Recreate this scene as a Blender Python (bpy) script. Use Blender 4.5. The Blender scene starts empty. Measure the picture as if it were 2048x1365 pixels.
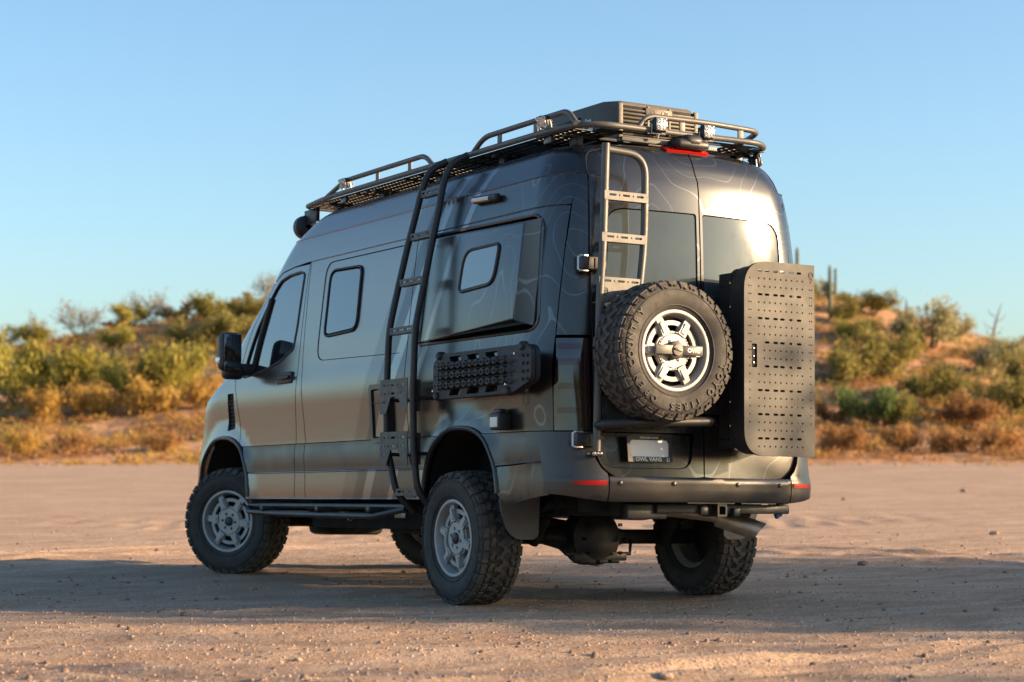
import bpy, bmesh, math, random
import numpy as np
from mathutils import Vector, Matrix
from mathutils.geometry import delaunay_2d_cdt

random.seed(7)
RNG = np.random.default_rng(11)
R = math.radians
PI = math.pi
scene = bpy.context.scene
C = scene.collection

# ------------------------------------------------------------------ camera
YAW, PITCH = 0.5320, 0.0575
CAM = Vector((-6.9288, -9.5679, 0.9133))
cam_d = bpy.data.cameras.new('camera')
cam = bpy.data.objects.new('camera', cam_d)
C.objects.link(cam)
cam.location = CAM
cam.rotation_euler = (PI / 2 + PITCH, 0, -YAW)
cam_d.sensor_width = 36.0
cam_d.lens = 70.0
cam_d.clip_start = 0.1
cam_d.clip_end = 3000
cam_d.dof.use_dof = True
cam_d.dof.focus_distance = 12.2
cam_d.dof.aperture_fstop = 2.4
scene.camera = cam

# ------------------------------------------------------------------ sky, sun, exposure
SUN_EL = R(13.0)
SUN_H = Vector((0.804, -0.594))            # horizontal direction towards the sun
SUN_H.normalize()
world = bpy.data.worlds.new('World')
scene.world = world
world.use_nodes = True
wn = world.node_tree
for n in list(wn.nodes):
    wn.nodes.remove(n)
sky = wn.nodes.new('ShaderNodeTexSky')
sky.sky_type = 'NISHITA'
sky.sun_disc = False
sky.sun_elevation = SUN_EL
sky.sun_rotation = math.atan2(SUN_H.x, SUN_H.y)
sky.altitude = 600
sky.air_density = 1.0
sky.dust_density = 2.2
sky.ozone_density = 2.4
bg = wn.nodes.new('ShaderNodeBackground')
bg.inputs['Strength'].default_value = 0.093
wo = wn.nodes.new('ShaderNodeOutputWorld')
grade = wn.nodes.new('ShaderNodeMix')                   # camera white balance of the whole sky
grade.data_type = 'RGBA'; grade.blend_type = 'MULTIPLY'
grade.inputs[0].default_value = 1.0
grade.inputs[7].default_value = (0.95, 1.02, 1.03, 1)
wn.links.new(sky.outputs[0], grade.inputs[6])
wn.links.new(grade.outputs[2], bg.inputs[0])
wn.links.new(bg.outputs[0], wo.inputs[0])

sun_d = bpy.data.lights.new('sun', 'SUN')
sun_d.energy = 5.0
sun_d.angle = R(0.6)
sun_d.color = (1.0, 0.69, 0.40)
sun = bpy.data.objects.new('sun', sun_d)
C.objects.link(sun)
sdir = Vector((SUN_H.x * math.cos(SUN_EL), SUN_H.y * math.cos(SUN_EL), math.sin(SUN_EL)))
sun.rotation_euler = sdir.to_track_quat('Z', 'Y').to_euler()
sun.location = (20, -15, 12)

vs = scene.view_settings
vs.view_transform = 'Standard'
vs.look = 'None'
vs.exposure = 1.55
vs.gamma = 1.0
vs.use_curve_mapping = False

# ------------------------------------------------------------------ generic helpers
def tag(o, label=None, cat=None, group=None, kind=None):
    if label: o['label'] = label
    if cat: o['category'] = cat
    if group: o['group'] = group
    if kind: o['kind'] = kind
    return o

def link(name, me, mat=None, parent=None):
    o = bpy.data.objects.new(name, me)
    C.objects.link(o)
    if mat is not None and me is not None and len(me.materials) == 0:
        me.materials.append(mat)
    if parent is not None:
        o.parent = parent
    return o

def empty(name, loc=(0, 0, 0), rot=(0, 0, 0), parent=None):
    o = bpy.data.objects.new(name, None)
    C.objects.link(o)
    o.location = loc
    o.rotation_euler = rot
    o.empty_display_size = 0.1
    if parent is not None:
        o.parent = parent
    return o

def copy_tree(o, parent=None):
    c = o.copy()
    C.objects.link(c)
    c.parent = parent
    for ch in o.children:
        copy_tree(ch, c)
    return c

def fillet(pts, r, n=6):
    """round the inner corners of a 3-D polyline"""
    pts = [Vector(p) for p in pts]
    if not isinstance(r, (list, tuple)):
        r = [r] * len(pts)
    out = [pts[0]]
    for i in range(1, len(pts) - 1):
        a, b, c = pts[i - 1], pts[i], pts[i + 1]
        u, w = (a - b), (c - b)
        la, lc = u.length, w.length
        rr = min(r[i], la * 0.49, lc * 0.49)
        p0, p1 = b + u.normalized() * rr, b + w.normalized() * rr
        for k in range(n + 1):
            t = k / n
            out.append((1 - t) ** 2 * p0 + 2 * t * (1 - t) * b + t * t * p1)
    out.append(pts[-1])
    return out

def rpoly(pts, r, n=5):
    """rounded closed 2-D polygon"""
    m = len(pts)
    if not isinstance(r, (list, tuple)):
        r = [r] * m
    out = []
    for i in range(m):
        a, b, c = Vector(pts[i - 1]), Vector(pts[i]), Vector(pts[(i + 1) % m])
        u, w = a - b, c - b
        rr = min(r[i], u.length * 0.48, w.length * 0.48)
        if rr < 1e-5:
            out.append(tuple(b)); continue
        p0, p1 = b + u.normalized() * rr, b + w.normalized() * rr
        for k in range(n + 1):
            t = k / n
            q = (1 - t) ** 2 * p0 + 2 * t * (1 - t) * b + t * t * p1
            out.append((q.x, q.y))
    return out

def rrect(x0, y0, x1, y1, r, n=4):
    return rpoly([(x0, y0), (x1, y0), (x1, y1), (x0, y1)], r, n)

def circ(cx, cy, r, n=10, a0=0.0):
    return [(cx + r * math.cos(a0 + 2 * PI * k / n), cy + r * math.sin(a0 + 2 * PI * k / n)) for k in range(n)]

def slot(cx, cy, lx, ly):
    r = min(lx, ly) / 2
    return rrect(cx - lx / 2, cy - ly / 2, cx + lx / 2, cy + ly / 2, r * 0.98, 2)

_rb = {}
def rbox_data(sx, sy, sz, r, seg=2):
    key = (round(sx, 4), round(sy, 4), round(sz, 4), round(r, 4), seg)
    if key in _rb:
        return _rb[key]
    bm = bmesh.new()
    bmesh.ops.create_cube(bm, size=1.0)
    for v in bm.verts:
        v.co.x *= sx; v.co.y *= sy; v.co.z *= sz
    if r > 0:
        bmesh.ops.bevel(bm, geom=list(bm.edges), offset=min(r, sx * .49, sy * .49, sz * .49), segments=seg, affect='EDGES', profile=0.5)
    bm.verts.index_update()
    d = ([v.co.copy() for v in bm.verts], [[v.index for v in f.verts] for f in bm.faces])
    bm.free()
    _rb[key] = d
    return d

class MB:
    def __init__(self):
        self.v = []; self.f = []
    def add(self, vs_, fs_):
        b = len(self.v)
        self.v += [tuple(p) for p in vs_]
        self.f += [[b + i for i in f] for f in fs_]
        return self
    def box(self, c, s, r=0.0, rot=None, seg=2):
        vv, ff = rbox_data(s[0], s[1], s[2], r, seg)
        c = Vector(c)
        if rot is not None:
            vv = [rot @ p for p in vv]
        return self.add([p + c for p in vv], ff)
    def tube(self, pts, r, n=10, caps=True, closed=False):
        pts = [Vector(p) for p in pts]
        m = len(pts)
        rad = r if isinstance(r, (list, tuple)) else [r] * m
        T = []
        for i in range(m):
            if closed:
                t = pts[(i + 1) % m] - pts[i - 1]
            else:
                t = pts[min(i + 1, m - 1)] - pts[max(i - 1, 0)]
            T.append(t.normalized())
        up = Vector((0, 0, 1)) if abs(T[0].z) < 0.9 else Vector((1, 0, 0))
        nx = T[0].cross(up).normalized()
        vs_, fs_ = [], []
        for i in range(m):
            nx = (nx - T[i] * nx.dot(T[i]))
            nx.normalize()
            ny = T[i].cross(nx)
            for k in range(n):
                a = 2 * PI * k / n
                vs_.append(pts[i] + (nx * math.cos(a) + ny * math.sin(a)) * rad[i])
        for i in range(m - (0 if closed else 1)):
            j = (i + 1) % m
            for k in range(n):
                l = (k + 1) % n
                fs_.append([i * n + k, i * n + l, j * n + l, j * n + k])
        if caps and not closed:
            fs_.append(list(range(n - 1, -1, -1)))
            fs_.append([(m - 1) * n + k for k in range(n)])
        return self.add(vs_, fs_)
    def lathe(self, prof, n=48, c=(0, 0, 0), axis='X', closed=False, a0=0.0, a1=2 * PI):
        full = abs(a1 - a0 - 2 * PI) < 1e-6
        m = len(prof); cnt = n if full else n + 1
        vs_, fs_ = [], []
        for k in range(cnt):
            a = a0 + (a1 - a0) * k / n
            for (ax, r) in prof:
                p, q = r * math.cos(a), r * math.sin(a)
                if axis == 'X': vs_.append((c[0] + ax, c[1] + p, c[2] + q))
                elif axis == 'Y': vs_.append((c[0] + p, c[1] + ax, c[2] + q))
                else: vs_.append((c[0] + p, c[1] + q, c[2] + ax))
        for k in range(n):
            k2 = (k + 1) % cnt
            for i in range(m - (0 if closed else 1)):
                j = (i + 1) % m
                fs_.append([k * m + i, k * m + j, k2 * m + j, k2 * m + i])
        return self.add(vs_, fs_)
    def mesh(self, name, smooth=35, mat=None):
        me = bpy.data.meshes.new(name)
        me.from_pydata(self.v, [], self.f)
        bm = bmesh.new(); bm.from_mesh(me)
        bmesh.ops.recalc_face_normals(bm, faces=bm.faces)
        bm.to_mesh(me); bm.free()
        if smooth:
            me.shade_smooth()
            me.set_sharp_from_angle(angle=R(smooth))
        if mat: me.materials.append(mat)
        return me
    def build(self, name, mat, parent=None, smooth=35):
        return link(name, self.mesh(name, smooth), mat, parent)

def np_mesh(name, verts, quads, mat=None, smooth=False):
    verts = np.asarray(verts, dtype=np.float32); quads = np.asarray(quads, dtype=np.int32)
    me = bpy.data.meshes.new(name)
    nv, nf, k = len(verts), len(quads), quads.shape[1]
    me.vertices.add(nv); me.vertices.foreach_set('co', verts.ravel())
    me.loops.add(nf * k); me.loops.foreach_set('vertex_index', quads.ravel())
    me.polygons.add(nf)
    me.polygons.foreach_set('loop_start', np.arange(0, nf * k, k, dtype=np.int32))
    me.polygons.foreach_set('loop_total', np.full(nf, k, dtype=np.int32))
    me.update(calc_edges=True)
    if smooth: me.shade_smooth()
    if mat: me.materials.append(mat)
    return me

def inside_poly(px, py, poly):
    poly = np.asarray(poly); n = len(poly)
    res = np.zeros(px.shape, bool)
    j = n - 1
    for i in range(n):
        xi, yi = poly[i]; xj, yj = poly[j]
        c = ((yi > py) != (yj > py)) & (px < (xj - xi) * (py - yi) / (yj - yi + 1e-15) + xi)
        res ^= c
        j = i
    return res

def densify(poly, step):
    out = []
    m = len(poly)
    for i in range(m):
        a, b = poly[i], poly[(i + 1) % m]
        d = math.hypot(b[0] - a[0], b[1] - a[1])
        k = max(1, int(math.ceil(d / step)))
        for t in range(k):
            out.append((a[0] + (b[0] - a[0]) * t / k, a[1] + (b[1] - a[1]) * t / k))
    return out

def cdt(outline, holes=(), step=None):
    if step:
        outline = densify(outline, step); holes = [densify(h, step) for h in holes]
    V = [Vector(p) for p in outline]; F = [list(range(len(V)))]
    for h in holes:
        b = len(V); V += [Vector(p) for p in h]; F.append(list(range(b, len(V))))
    if step:
        o = np.array(outline)
        xs = np.arange(o[:, 0].min() + step * .5, o[:, 0].max(), step)
        ys = np.arange(o[:, 1].min() + step * .5, o[:, 1].max(), step)
        gx, gy = np.meshgrid(xs, ys); gx = gx.ravel(); gy = gy.ravel()
        ok = inside_poly(gx, gy, outline)
        for h in holes:
            ok &= ~inside_poly(gx, gy, h)
        bp_ = np.array([tuple(p) for p in V])
        gx, gy = gx[ok], gy[ok]
        if len(gx):
            d = np.sqrt(((gx[:, None] - bp_[None, :, 0]) ** 2 + (gy[:, None] - bp_[None, :, 1]) ** 2).min(1))
            for x, y, dd in zip(gx, gy, d):
                if dd > step * .45: V.append(Vector((x, y)))
    r = delaunay_2d_cdt(V, [], F, 2, 1e-6)
    return np.array([tuple(p) for p in r[0]]), r[2]

def boundary(tris):
    cnt = {}
    for t in tris:
        for i in range(len(t)):
            a, b = t[i], t[(i + 1) % len(t)]
            k = (min(a, b), max(a, b))
            if k in cnt: cnt[k] = None
            else: cnt[k] = (a, b)
    return [e for e in cnt.values() if e]

def panel(name, outline, holes, F, mat, parent=None, off=0.0, thick=0.014, step=0.06, flip=False, offf=None, link_it=True):
    """a curved sheet: the 2-D outline is laid on surface F(a, b) -> (pos, normal); the rim is turned in by `thick`"""
    P, T = cdt(outline, holes, step)
    pos, nor = F(P[:, 0], P[:, 1])
    o = off if offf is None else offf(P[:, 0], P[:, 1])[:, None]
    pos = pos + nor * o
    # orient by normal
    a, b, c = (pos[[t[i] for t in T]] for i in range(3))
    fn = np.cross(b - a, c - a)
    sgn = (fn * nor[[t[0] for t in T]]).sum(1)
    T = [t if s >= 0 else t[::-1] for t, s in zip(T, sgn)]
    n = len(pos)
    V = pos.tolist(); N = nor.tolist(); faces = [list(t) for t in T]
    if thick > 0:
        be = boundary(T)
        for (i, j) in be:
            e = pos[j] - pos[i]
            side = np.cross(e, nor[i]); side /= (np.linalg.norm(side) + 1e-12)
            k = len(V)
            V += [pos[i].tolist(), pos[j].tolist(), (pos[j] - nor[j] * thick).tolist(), (pos[i] - nor[i] * thick).tolist()]
            N += [side.tolist()] * 4
            faces.append([k + 1, k, k + 3, k + 2])
    me = bpy.data.meshes.new(name)
    me.from_pydata(V, [], faces)
    me.shade_smooth()
    me.normals_split_custom_set_from_vertices(N)
    if not link_it:
        return me
    return link(name, me, mat, parent)

def plate(name, outline, holes, thick, F, mat, parent=None, mb=None):
    """flat cut plate with real holes; F(u, v, w) -> xyz with w in 0..thick"""
    P, T = cdt(outline, holes)
    be = boundary(T)
    n = len(P)
    V = [F(u, v, 0) for u, v in P] + [F(u, v, thick) for u, v in P]
    faces = [list(t) for t in T] + [[n + i for i in t][::-1] for t in T]
    faces += [[i, n + i, n + j, j] for (i, j) in be]
    m = mb or MB()
    m.add(V, faces)
    if mb is None:
        return m.build(name, mat, parent, smooth=30)

GLYPH = {}
def glyphs(strings):
    """outline every needed string once, while the scene is still empty"""
    for st in strings:
        cu = bpy.data.curves.new('lettering', 'FONT')
        cu.body = st; cu.size = 1.0; cu.align_x = 'CENTER'; cu.align_y = 'CENTER'
        cu.extrude = .5; cu.resolution_u = 2; cu.offset = .02
        o = bpy.data.objects.new('lettering', cu)
        C.objects.link(o)
        ev = o.evaluated_get(bpy.context.evaluated_depsgraph_get())
        me = ev.to_mesh()
        GLYPH[st] = ([tuple(v.co) for v in me.vertices], [list(p.vertices) for p in me.polygons])
        ev.to_mesh_clear()
        bpy.data.objects.remove(o); bpy.data.curves.remove(cu)
glyphs(list('TOYIRESPNCU') + ['OWL VANS', 'EXPLORE MORE', 'OWL', 'W', 'Cruise', 'Mode'])
def text_mb(mb, s, size, F, depth=0.002, bold=0.0):
    vv, ff = GLYPH[s]
    mb.add([F(x * size, y * size, z * depth) for x, y, z in vv], ff)

def pchip(xs, ys):
    xs = np.array(xs, float); ys = np.array(ys, float)
    h = np.diff(xs); d = np.diff(ys) / h
    m = np.zeros_like(xs)
    for i in range(1, len(xs) - 1):
        if d[i - 1] * d[i] > 0:
            w1, w2 = 2 * h[i] + h[i - 1], h[i] + 2 * h[i - 1]
            m[i] = (w1 + w2) / (w1 / d[i - 1] + w2 / d[i])
    m[0], m[-1] = d[0], d[-1]
    def f(x):
        x = np.clip(np.asarray(x, float), xs[0], xs[-1])
        k = np.clip(np.searchsorted(xs, x, side='right') - 1, 0, len(h) - 1)
        t = (x - xs[k]) / h[k]
        return ((2 * t ** 3 - 3 * t ** 2 + 1) * ys[k] + (t ** 3 - 2 * t ** 2 + t) * h[k] * m[k]
                + (-2 * t ** 3 + 3 * t ** 2) * ys[k + 1] + (t ** 3 - t ** 2) * h[k] * m[k + 1])
    return f

def vnoise(x, y, seed=0):
    """2-D value noise, vectorised"""
    xi = np.floor(x).astype(np.int64); yi = np.floor(y).astype(np.int64)
    fx = x - xi; fy = y - yi
    fx = fx * fx * (3 - 2 * fx); fy = fy * fy * (3 - 2 * fy)
    def h(a, b):
        n = (a * 374761393 + b * 668265263 + seed * 974711) & 0x7fffffff
        n = ((n ^ (n >> 13)) * 1274126177) & 0x7fffffff
        return ((n ^ (n >> 16)) & 0xffff) / 65535.0
    return (h(xi, yi) * (1 - fx) + h(xi + 1, yi) * fx) * (1 - fy) + (h(xi, yi + 1) * (1 - fx) + h(xi + 1, yi + 1) * fx) * fy

# ------------------------------------------------------------------ materials
class NT:
    def __init__(self, name):
        self.m = bpy.data.materials.new(name)
        self.m.use_nodes = True
        self.t = self.m.node_tree
        self.b = self.t.nodes['Principled BSDF']
        self.tc = None
    def n(self, kind, **kw):
        nd = self.t.nodes.new(kind)
        for k, v in kw.items():
            setattr(nd, k, v)
        return nd
    def l(self, a, b):
        self.t.links.new(a, b)
    def coord(self, out='Object'):
        if self.tc is None: self.tc = self.n('ShaderNodeTexCoord')
        return self.tc.outputs[out]
    def noise(self, scale, detail=4, rough=0.55, vec=None, dim='3D'):
        nd = self.n('ShaderNodeTexNoise')
        nd.inputs['Scale'].default_value = scale
        nd.inputs['Detail'].default_value = detail
        nd.inputs['Roughness'].default_value = rough
        self.l(vec if vec is not None else self.coord(), nd.inputs['Vector'])
        return nd.outputs['Fac']
    def ramp(self, fac, stops, interp='LINEAR'):
        r = self.n('ShaderNodeValToRGB')
        r.color_ramp.interpolation = interp
        e = r.color_ramp.elements
        while len(e) < len(stops): e.new(0.5)
        for i, (p, c) in enumerate(stops):
            e[i].position = p
            e[i].color = (c[0], c[1], c[2], 1) if isinstance(c, (tuple, list)) else (c, c, c, 1)
        self.l(fac, r.inputs[0])
        return r.outputs[0]
    def math(self, op, a, b=None, c=None, clamp=False):
        nd = self.n('ShaderNodeMath', operation=op, use_clamp=clamp)
        for i, x in enumerate((a, b, c)):
            if x is None: continue
            if isinstance(x, (int, float)): nd.inputs[i].default_value = x
            else: self.l(x, nd.inputs[i])
        return nd.outputs[0]
    def mix(self, fac, a, b, mode='MIX'):
        nd = self.n('ShaderNodeMix', data_type='RGBA', blend_type=mode)
        for i, x in ((0, fac), (6, a), (7, b)):
            if isinstance(x, (int, float)): nd.inputs[i].default_value = x
            elif isinstance(x, tuple): nd.inputs[i].default_value = (x[0], x[1], x[2], 1)
            else: self.l(x, nd.inputs[i])
        return nd.outputs[2]
    def bump(self, h, strength=0.3, dist=0.01):
        nd = self.n('ShaderNodeBump')
        nd.inputs['Strength'].default_value = strength
        nd.inputs['Distance'].default_value = dist
        self.l(h, nd.inputs['Height'])
        self.l(nd.outputs[0], self.b.inputs['Normal'])
        return nd
    def set(self, **kw):
        for k, v in kw.items():
            k = {'color': 'Base Color', 'rough': 'Roughness', 'metal': 'Metallic', 'coat': 'Coat Weight', 'coatr': 'Coat Roughness',
                 'spec': 'Specular IOR Level', 'emit': 'Emission Color', 'emits': 'Emission Strength', 'sheen': 'Sheen Weight', 'trans': 'Transmission Weight'}[k]
            i = self.b.inputs[k]
            if isinstance(v, (int, float)): i.default_value = v
            elif isinstance(v, tuple): i.default_value = (v[0], v[1], v[2], 1)
            else: self.l(v, i)
        return self

def simple(name, col, rough=0.5, metal=0.0, var=0.15, vscale=9.0, bump=0.0, bscale=60.0, rvar=0.07, **kw):
    t = NT(name)
    f = t.noise(vscale, 5, 0.6)
    lo = tuple(c * (1 - var) for c in col); hi = tuple(min(1, c * (1 + var)) for c in col)
    t.set(color=t.ramp(f, [(0.3, lo), (0.7, hi)]), metal=metal, **kw)
    t.set(rough=t.ramp(t.noise(vscale * 1.7, 4), [(0.3, max(0.01, rough - rvar)), (0.7, min(1, rough + rvar))]))
    if bump: t.bump(t.noise(bscale, 3), bump, 0.004)
    return t.m
# ------------------------------------------------------------------ van materials
def make_paint():
    t = NT('satin_grey_paint')
    sep = t.n('ShaderNodeSeparateXYZ')
    t.l(t.coord(), sep.inputs[0])
    x, y, z = sep.outputs
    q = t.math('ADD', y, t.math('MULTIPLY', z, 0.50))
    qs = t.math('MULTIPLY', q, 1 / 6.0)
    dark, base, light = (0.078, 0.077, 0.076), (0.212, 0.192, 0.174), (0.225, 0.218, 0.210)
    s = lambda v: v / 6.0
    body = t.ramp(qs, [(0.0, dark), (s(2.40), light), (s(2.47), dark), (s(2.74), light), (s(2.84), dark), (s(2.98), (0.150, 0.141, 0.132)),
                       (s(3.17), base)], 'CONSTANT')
    # printed height-line graphic on the rear of the body
    mp = t.n('ShaderNodeMapping'); mp.inputs['Scale'].default_value = (0.9, 0.9, 0.8)
    t.l(t.coord(), mp.inputs[0])
    f = t.noise(1.55, 1.4, 0.45, mp.outputs[0])
    fr = t.math('FRACT', t.math('MULTIPLY', f, 17.0))
    line = t.math('LESS_THAN', t.math('ABSOLUTE', t.math('SUBTRACT', fr, 0.5)), 0.026)
    fade = t.math('MULTIPLY', t.math('SUBTRACT', 2.35, q), 1.6, clamp=True)
    body = t.mix(t.math('MULTIPLY', t.math('MULTIPLY', line, fade), 0.17), body, (0.42, 0.45, 0.46))
    # dust settles on the lower body
    dz = t.math('MULTIPLY', t.math('SUBTRACT', 1.25, z), 0.55, clamp=True)
    dn = t.ramp(t.noise(2.0, 3, 0.55), [(0.40, 0.0), (0.75, 0.45)])
    body = t.mix(t.math('MULTIPLY', dz, dn), body, (0.30, 0.22, 0.16))
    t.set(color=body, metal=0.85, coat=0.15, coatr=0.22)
    t.set(rough=t.ramp(t.noise(1.3, 1, 0.5), [(0.3, 0.215), (0.7, 0.25)]))
    return t.m

M = {}
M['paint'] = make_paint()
M['trim'] = simple('satin_trim', (0.075, 0.070, 0.065), 0.33, 0.6, 0.12, 3.0, 0.02, 300)
M['powder'] = simple('powder_coat', (0.098, 0.094, 0.085), 0.50, 0.25, 0.12, 12, 0.05, 500)
M['black'] = simple('black_plastic', (0.018, 0.018, 0.019), 0.48, 0, 0.25, 15, 0.05, 400)
M['void'] = simple('underbody_black', (0.008, 0.008, 0.008), 0.85, 0, 0.3, 6)
M['rubber'] = simple('tyre_rubber', (0.030, 0.0265, 0.023), 0.72, 0, 0.30, 14, 0.10, 160)
M['rubberd'] = simple('dusty_tread_rubber', (0.070, 0.061, 0.052), 0.85, 0, 0.35, 11, 0.10, 160)
M['letter'] = simple('raised_rubber_lettering', (0.040, 0.036, 0.031), 0.6, 0, 0.2, 14)
M['rim'] = simple('machined_alloy', (0.36, 0.35, 0.335), 0.52, 0.38, 0.10, 14)
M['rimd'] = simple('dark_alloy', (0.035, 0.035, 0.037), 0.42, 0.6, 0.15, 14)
M['glass'] = simple('tinted_glass', (0.012, 0.015, 0.017), 0.03, 0, 0.1, 3, rvar=0.01, spec=0.9, coat=0.6, coatr=0.03)
M['rearglass'] = simple('rear_tinted_glass', (0.050, 0.064, 0.066), 0.06, 0.0, 0.1, 3, spec=0.5, rvar=0.01)
M['red'] = simple('red_lens', (0.42, 0.008, 0.005), 0.40, 0, 0.1, 20, spec=0.3)
M['smoke'] = simple('smoked_lens', (0.030, 0.014, 0.014), 0.07, 0, 0.15, 10, spec=0.8, coat=0.8, coatr=0.03)
M['chrome'] = simple('bright_metal', (0.62, 0.61, 0.60), 0.22, 1.0, 0.08, 20)
M['steel'] = simple('brushed_exhaust_steel', (0.50, 0.42, 0.33), 0.42, 0.9, 0.2, 20)
M['zinc'] = simple('zinc_hinge', (0.42, 0.45, 0.47), 0.42, 0.7, 0.1, 20)
M['lens'] = simple('clear_lamp_lens', (0.62, 0.58, 0.52), 0.18, 0.75, 0.2, 60)
M['white'] = simple('white_lamp_panel', (0.75, 0.72, 0.68), 0.35, 0, 0.1, 60)
M['plate'] = simple('blank_plate', (0.86, 0.86, 0.83), 0.55, 0.0, 0.05, 8)
M['ltext'] = simple('white_print', (0.72, 0.72, 0.70), 0.5, 0, 0.05, 8)
M['dprint'] = simple('dark_engraving', (0.02, 0.02, 0.02), 0.7, 0, 0.1, 8)
M['flapgrey'] = simple('grey_mud_flap', (0.10, 0.098, 0.095), 0.6, 0, 0.15, 6)
M['mould'] = simple('moulded_black_nylon', (0.014, 0.014, 0.015), 0.6, 0, 0.25, 20, 0.08, 300)
M['blue'] = simple('blue_plug', (0.03, 0.08, 0.35), 0.5, 0, 0.1, 20)
M['redd'] = simple('dark_red_lens', (0.045, 0.006, 0.006), 0.12, 0, 0.1, 20, coat=0.8, coatr=0.04)
M['blackp'] = simple('black_ladder_coat', (0.026, 0.024, 0.023), 0.45, 0.1, 0.2, 14, 0.05, 500)
M['powderd'] = simple('bronze_plastic', (0.10, 0.086, 0.066), 0.55, 0.15, 0.15, 14, 0.05, 500)
M['redhot'] = simple('red_lamp_diode', (0.75, 0.06, 0.05), 0.2, 0, 0.1, 20)
M['pegtan'] = simple('tan_anodised_sheet', (0.096, 0.091, 0.080), 0.62, 0.1, 0.06, 5, 0.03, 500, spec=0.3)
M['stepgrey'] = simple('grey_step_plate', (0.062, 0.058, 0.055), 0.48, 0.3, 0.15, 14, 0.04, 500)
# ================================================================== the place: lot, hillside
RV = Vector((math.cos(YAW), -math.sin(YAW), 0))          # across the view
DV = Vector((math.sin(YAW), math.cos(YAW), 0))           # away from the photographer
def wpos(a, d, z=0.0):
    p = CAM + RV * a + DV * d
    return Vector((p.x, p.y, z))

def fbm(x, y, seed, oct=4, g=.5):
    s = 0; amp = 1; t = 0
    for k in range(oct):
        s = s + amp * vnoise(x * 2 ** k, y * 2 ** k, seed + k); t += amp; amp *= g
    return s / t - .5

CR_A = [-140, -80, -62, -48, -33, -28, -24, -18, -15, -8, 0, 10, 18, 22, 25, 28.5, 30.5, 34, 50, 80, 140]
CR_H = [.65, .7, 1.2, 4.2, 7.4, 8.6, 9.3, 10.2, 11.2, 12.4, 13.0, 12.6, 11.6, 11.0, 9.9, 8.8, 7.9, 7.0, 5.0, 3.0, 1.5]
crest = pchip(CR_A, CR_H)
EDGE = 74.0
def lot_z(a, d):
    t = np.clip((d - 22) / (EDGE - 22), 0, 1.3)
    return .64 * t ** 1.5
def near_relief(a, d):
    h = .030 * fbm(a * .7, d * 1.0, 3, 3) + .016 * fbm(a * 2.6, d * 3.4, 9, 3) + .010 * fbm(a * 9, d * 9, 21, 3)
    h = h + .022 * fbm(a * .5, d * 2.1, 15, 3) * np.clip((d - 9) / 6, 0, 1)
    # tyre ruts crossing in front of and behind the van
    for (a0, d0, an, w, dep) in ((0, 9.1, .10, .16, .012), (0, 9.9, .07, .14, .010), (1, 10.7, .16, .13, .012), (2, 12.9, -.06, .16, .010), (-2, 17.0, .05, .2, .012), (2, 18.6, .04, .2, .014), (0, 22, .02, .3, .015), (0, 15.8, -.03, .18, .010),
                                  (2.2, 9.2, .62, .11, .013), (1.75, 9.2, .62, .11, .013), (3.1, 9.8, .50, .11, .014), (-2.6, 9.0, -.55, .11, .011), (-3.1, 9.0, -.55, .11, .011), (-3.0, 19, .80, .14, .016), (-4.4, 19, .80, .14, .016), (4.4, 17, -.75, .13, .016), (5.8, 17, -.75, .13, .016)):
        t = (d - d0) - (a - a0) * math.tan(an) + .25 * fbm(a * .35, np.full_like(a, d0), 5, 2)
        h = h - 1.6 * dep * np.exp(-(t / w) ** 2) + 1.6 * dep * .7 * np.exp(-((np.abs(t) - w * 1.9) / (w * .7)) ** 2)
    fade = np.clip(1.6 - np.abs(d - 16) / 40, 0, 1)
    return h * fade
def ground_z(a, d):
    a = np.asarray(a, float); d = np.asarray(d, float)
    return lot_z(a, d) + near_relief(a, d)
def hill_z(a, d):
    a = np.asarray(a, float); d = np.asarray(d, float)
    u = np.clip((d - EDGE) / 56.0, 0, 1)
    prof = np.interp(u, [0, .10, .22, .38, .62, .85, 1.0], [0, .05, .12, .26, .58, .90, 1.0])
    back = np.clip((d - 130) / 80, 0, 1)
    z = .60 + prof * (crest(a) - .6) * (1 - .75 * back ** 1.5)
    k = np.clip((d - EDGE) / 10, 0, 1)
    return z + k * (1.2 * fbm(a * .11, d * .11, 31, 3) + .5 * fbm(a * .45, d * .45, 37, 3))

def spread(lo, hi, step, out_lo, out_hi, grow=1.16):
    core = list(np.arange(lo, hi, step)); 
    v, s = hi, step
    while v < out_hi: core.append(v); s *= grow; v += s
    core.append(out_hi)
    v, s, pre = lo - step, step, []
    while v > out_lo: pre.append(v); s *= grow; v -= s
    pre.append(out_lo)
    return np.array(pre[::-1] + core)
def sheet(name, av, dv, zf, mat, smooth=True):
    A_, D_ = np.meshgrid(av, dv)
    Z = zf(A_, D_)
    X = CAM.x + RV.x * A_ + DV.x * D_; Y = CAM.y + RV.y * A_ + DV.y * D_
    V = np.stack([X, Y, Z], -1).reshape(-1, 3)
    na, nd = len(av), len(dv)
    i = np.arange(nd - 1)[:, None] * na + np.arange(na - 1)[None, :]
    Q = np.stack([i, i + 1, i + 1 + na, i + na], -1).reshape(-1, 4)
    me = np_mesh(name, V, Q, mat, smooth)
    return link(name, me)

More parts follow.
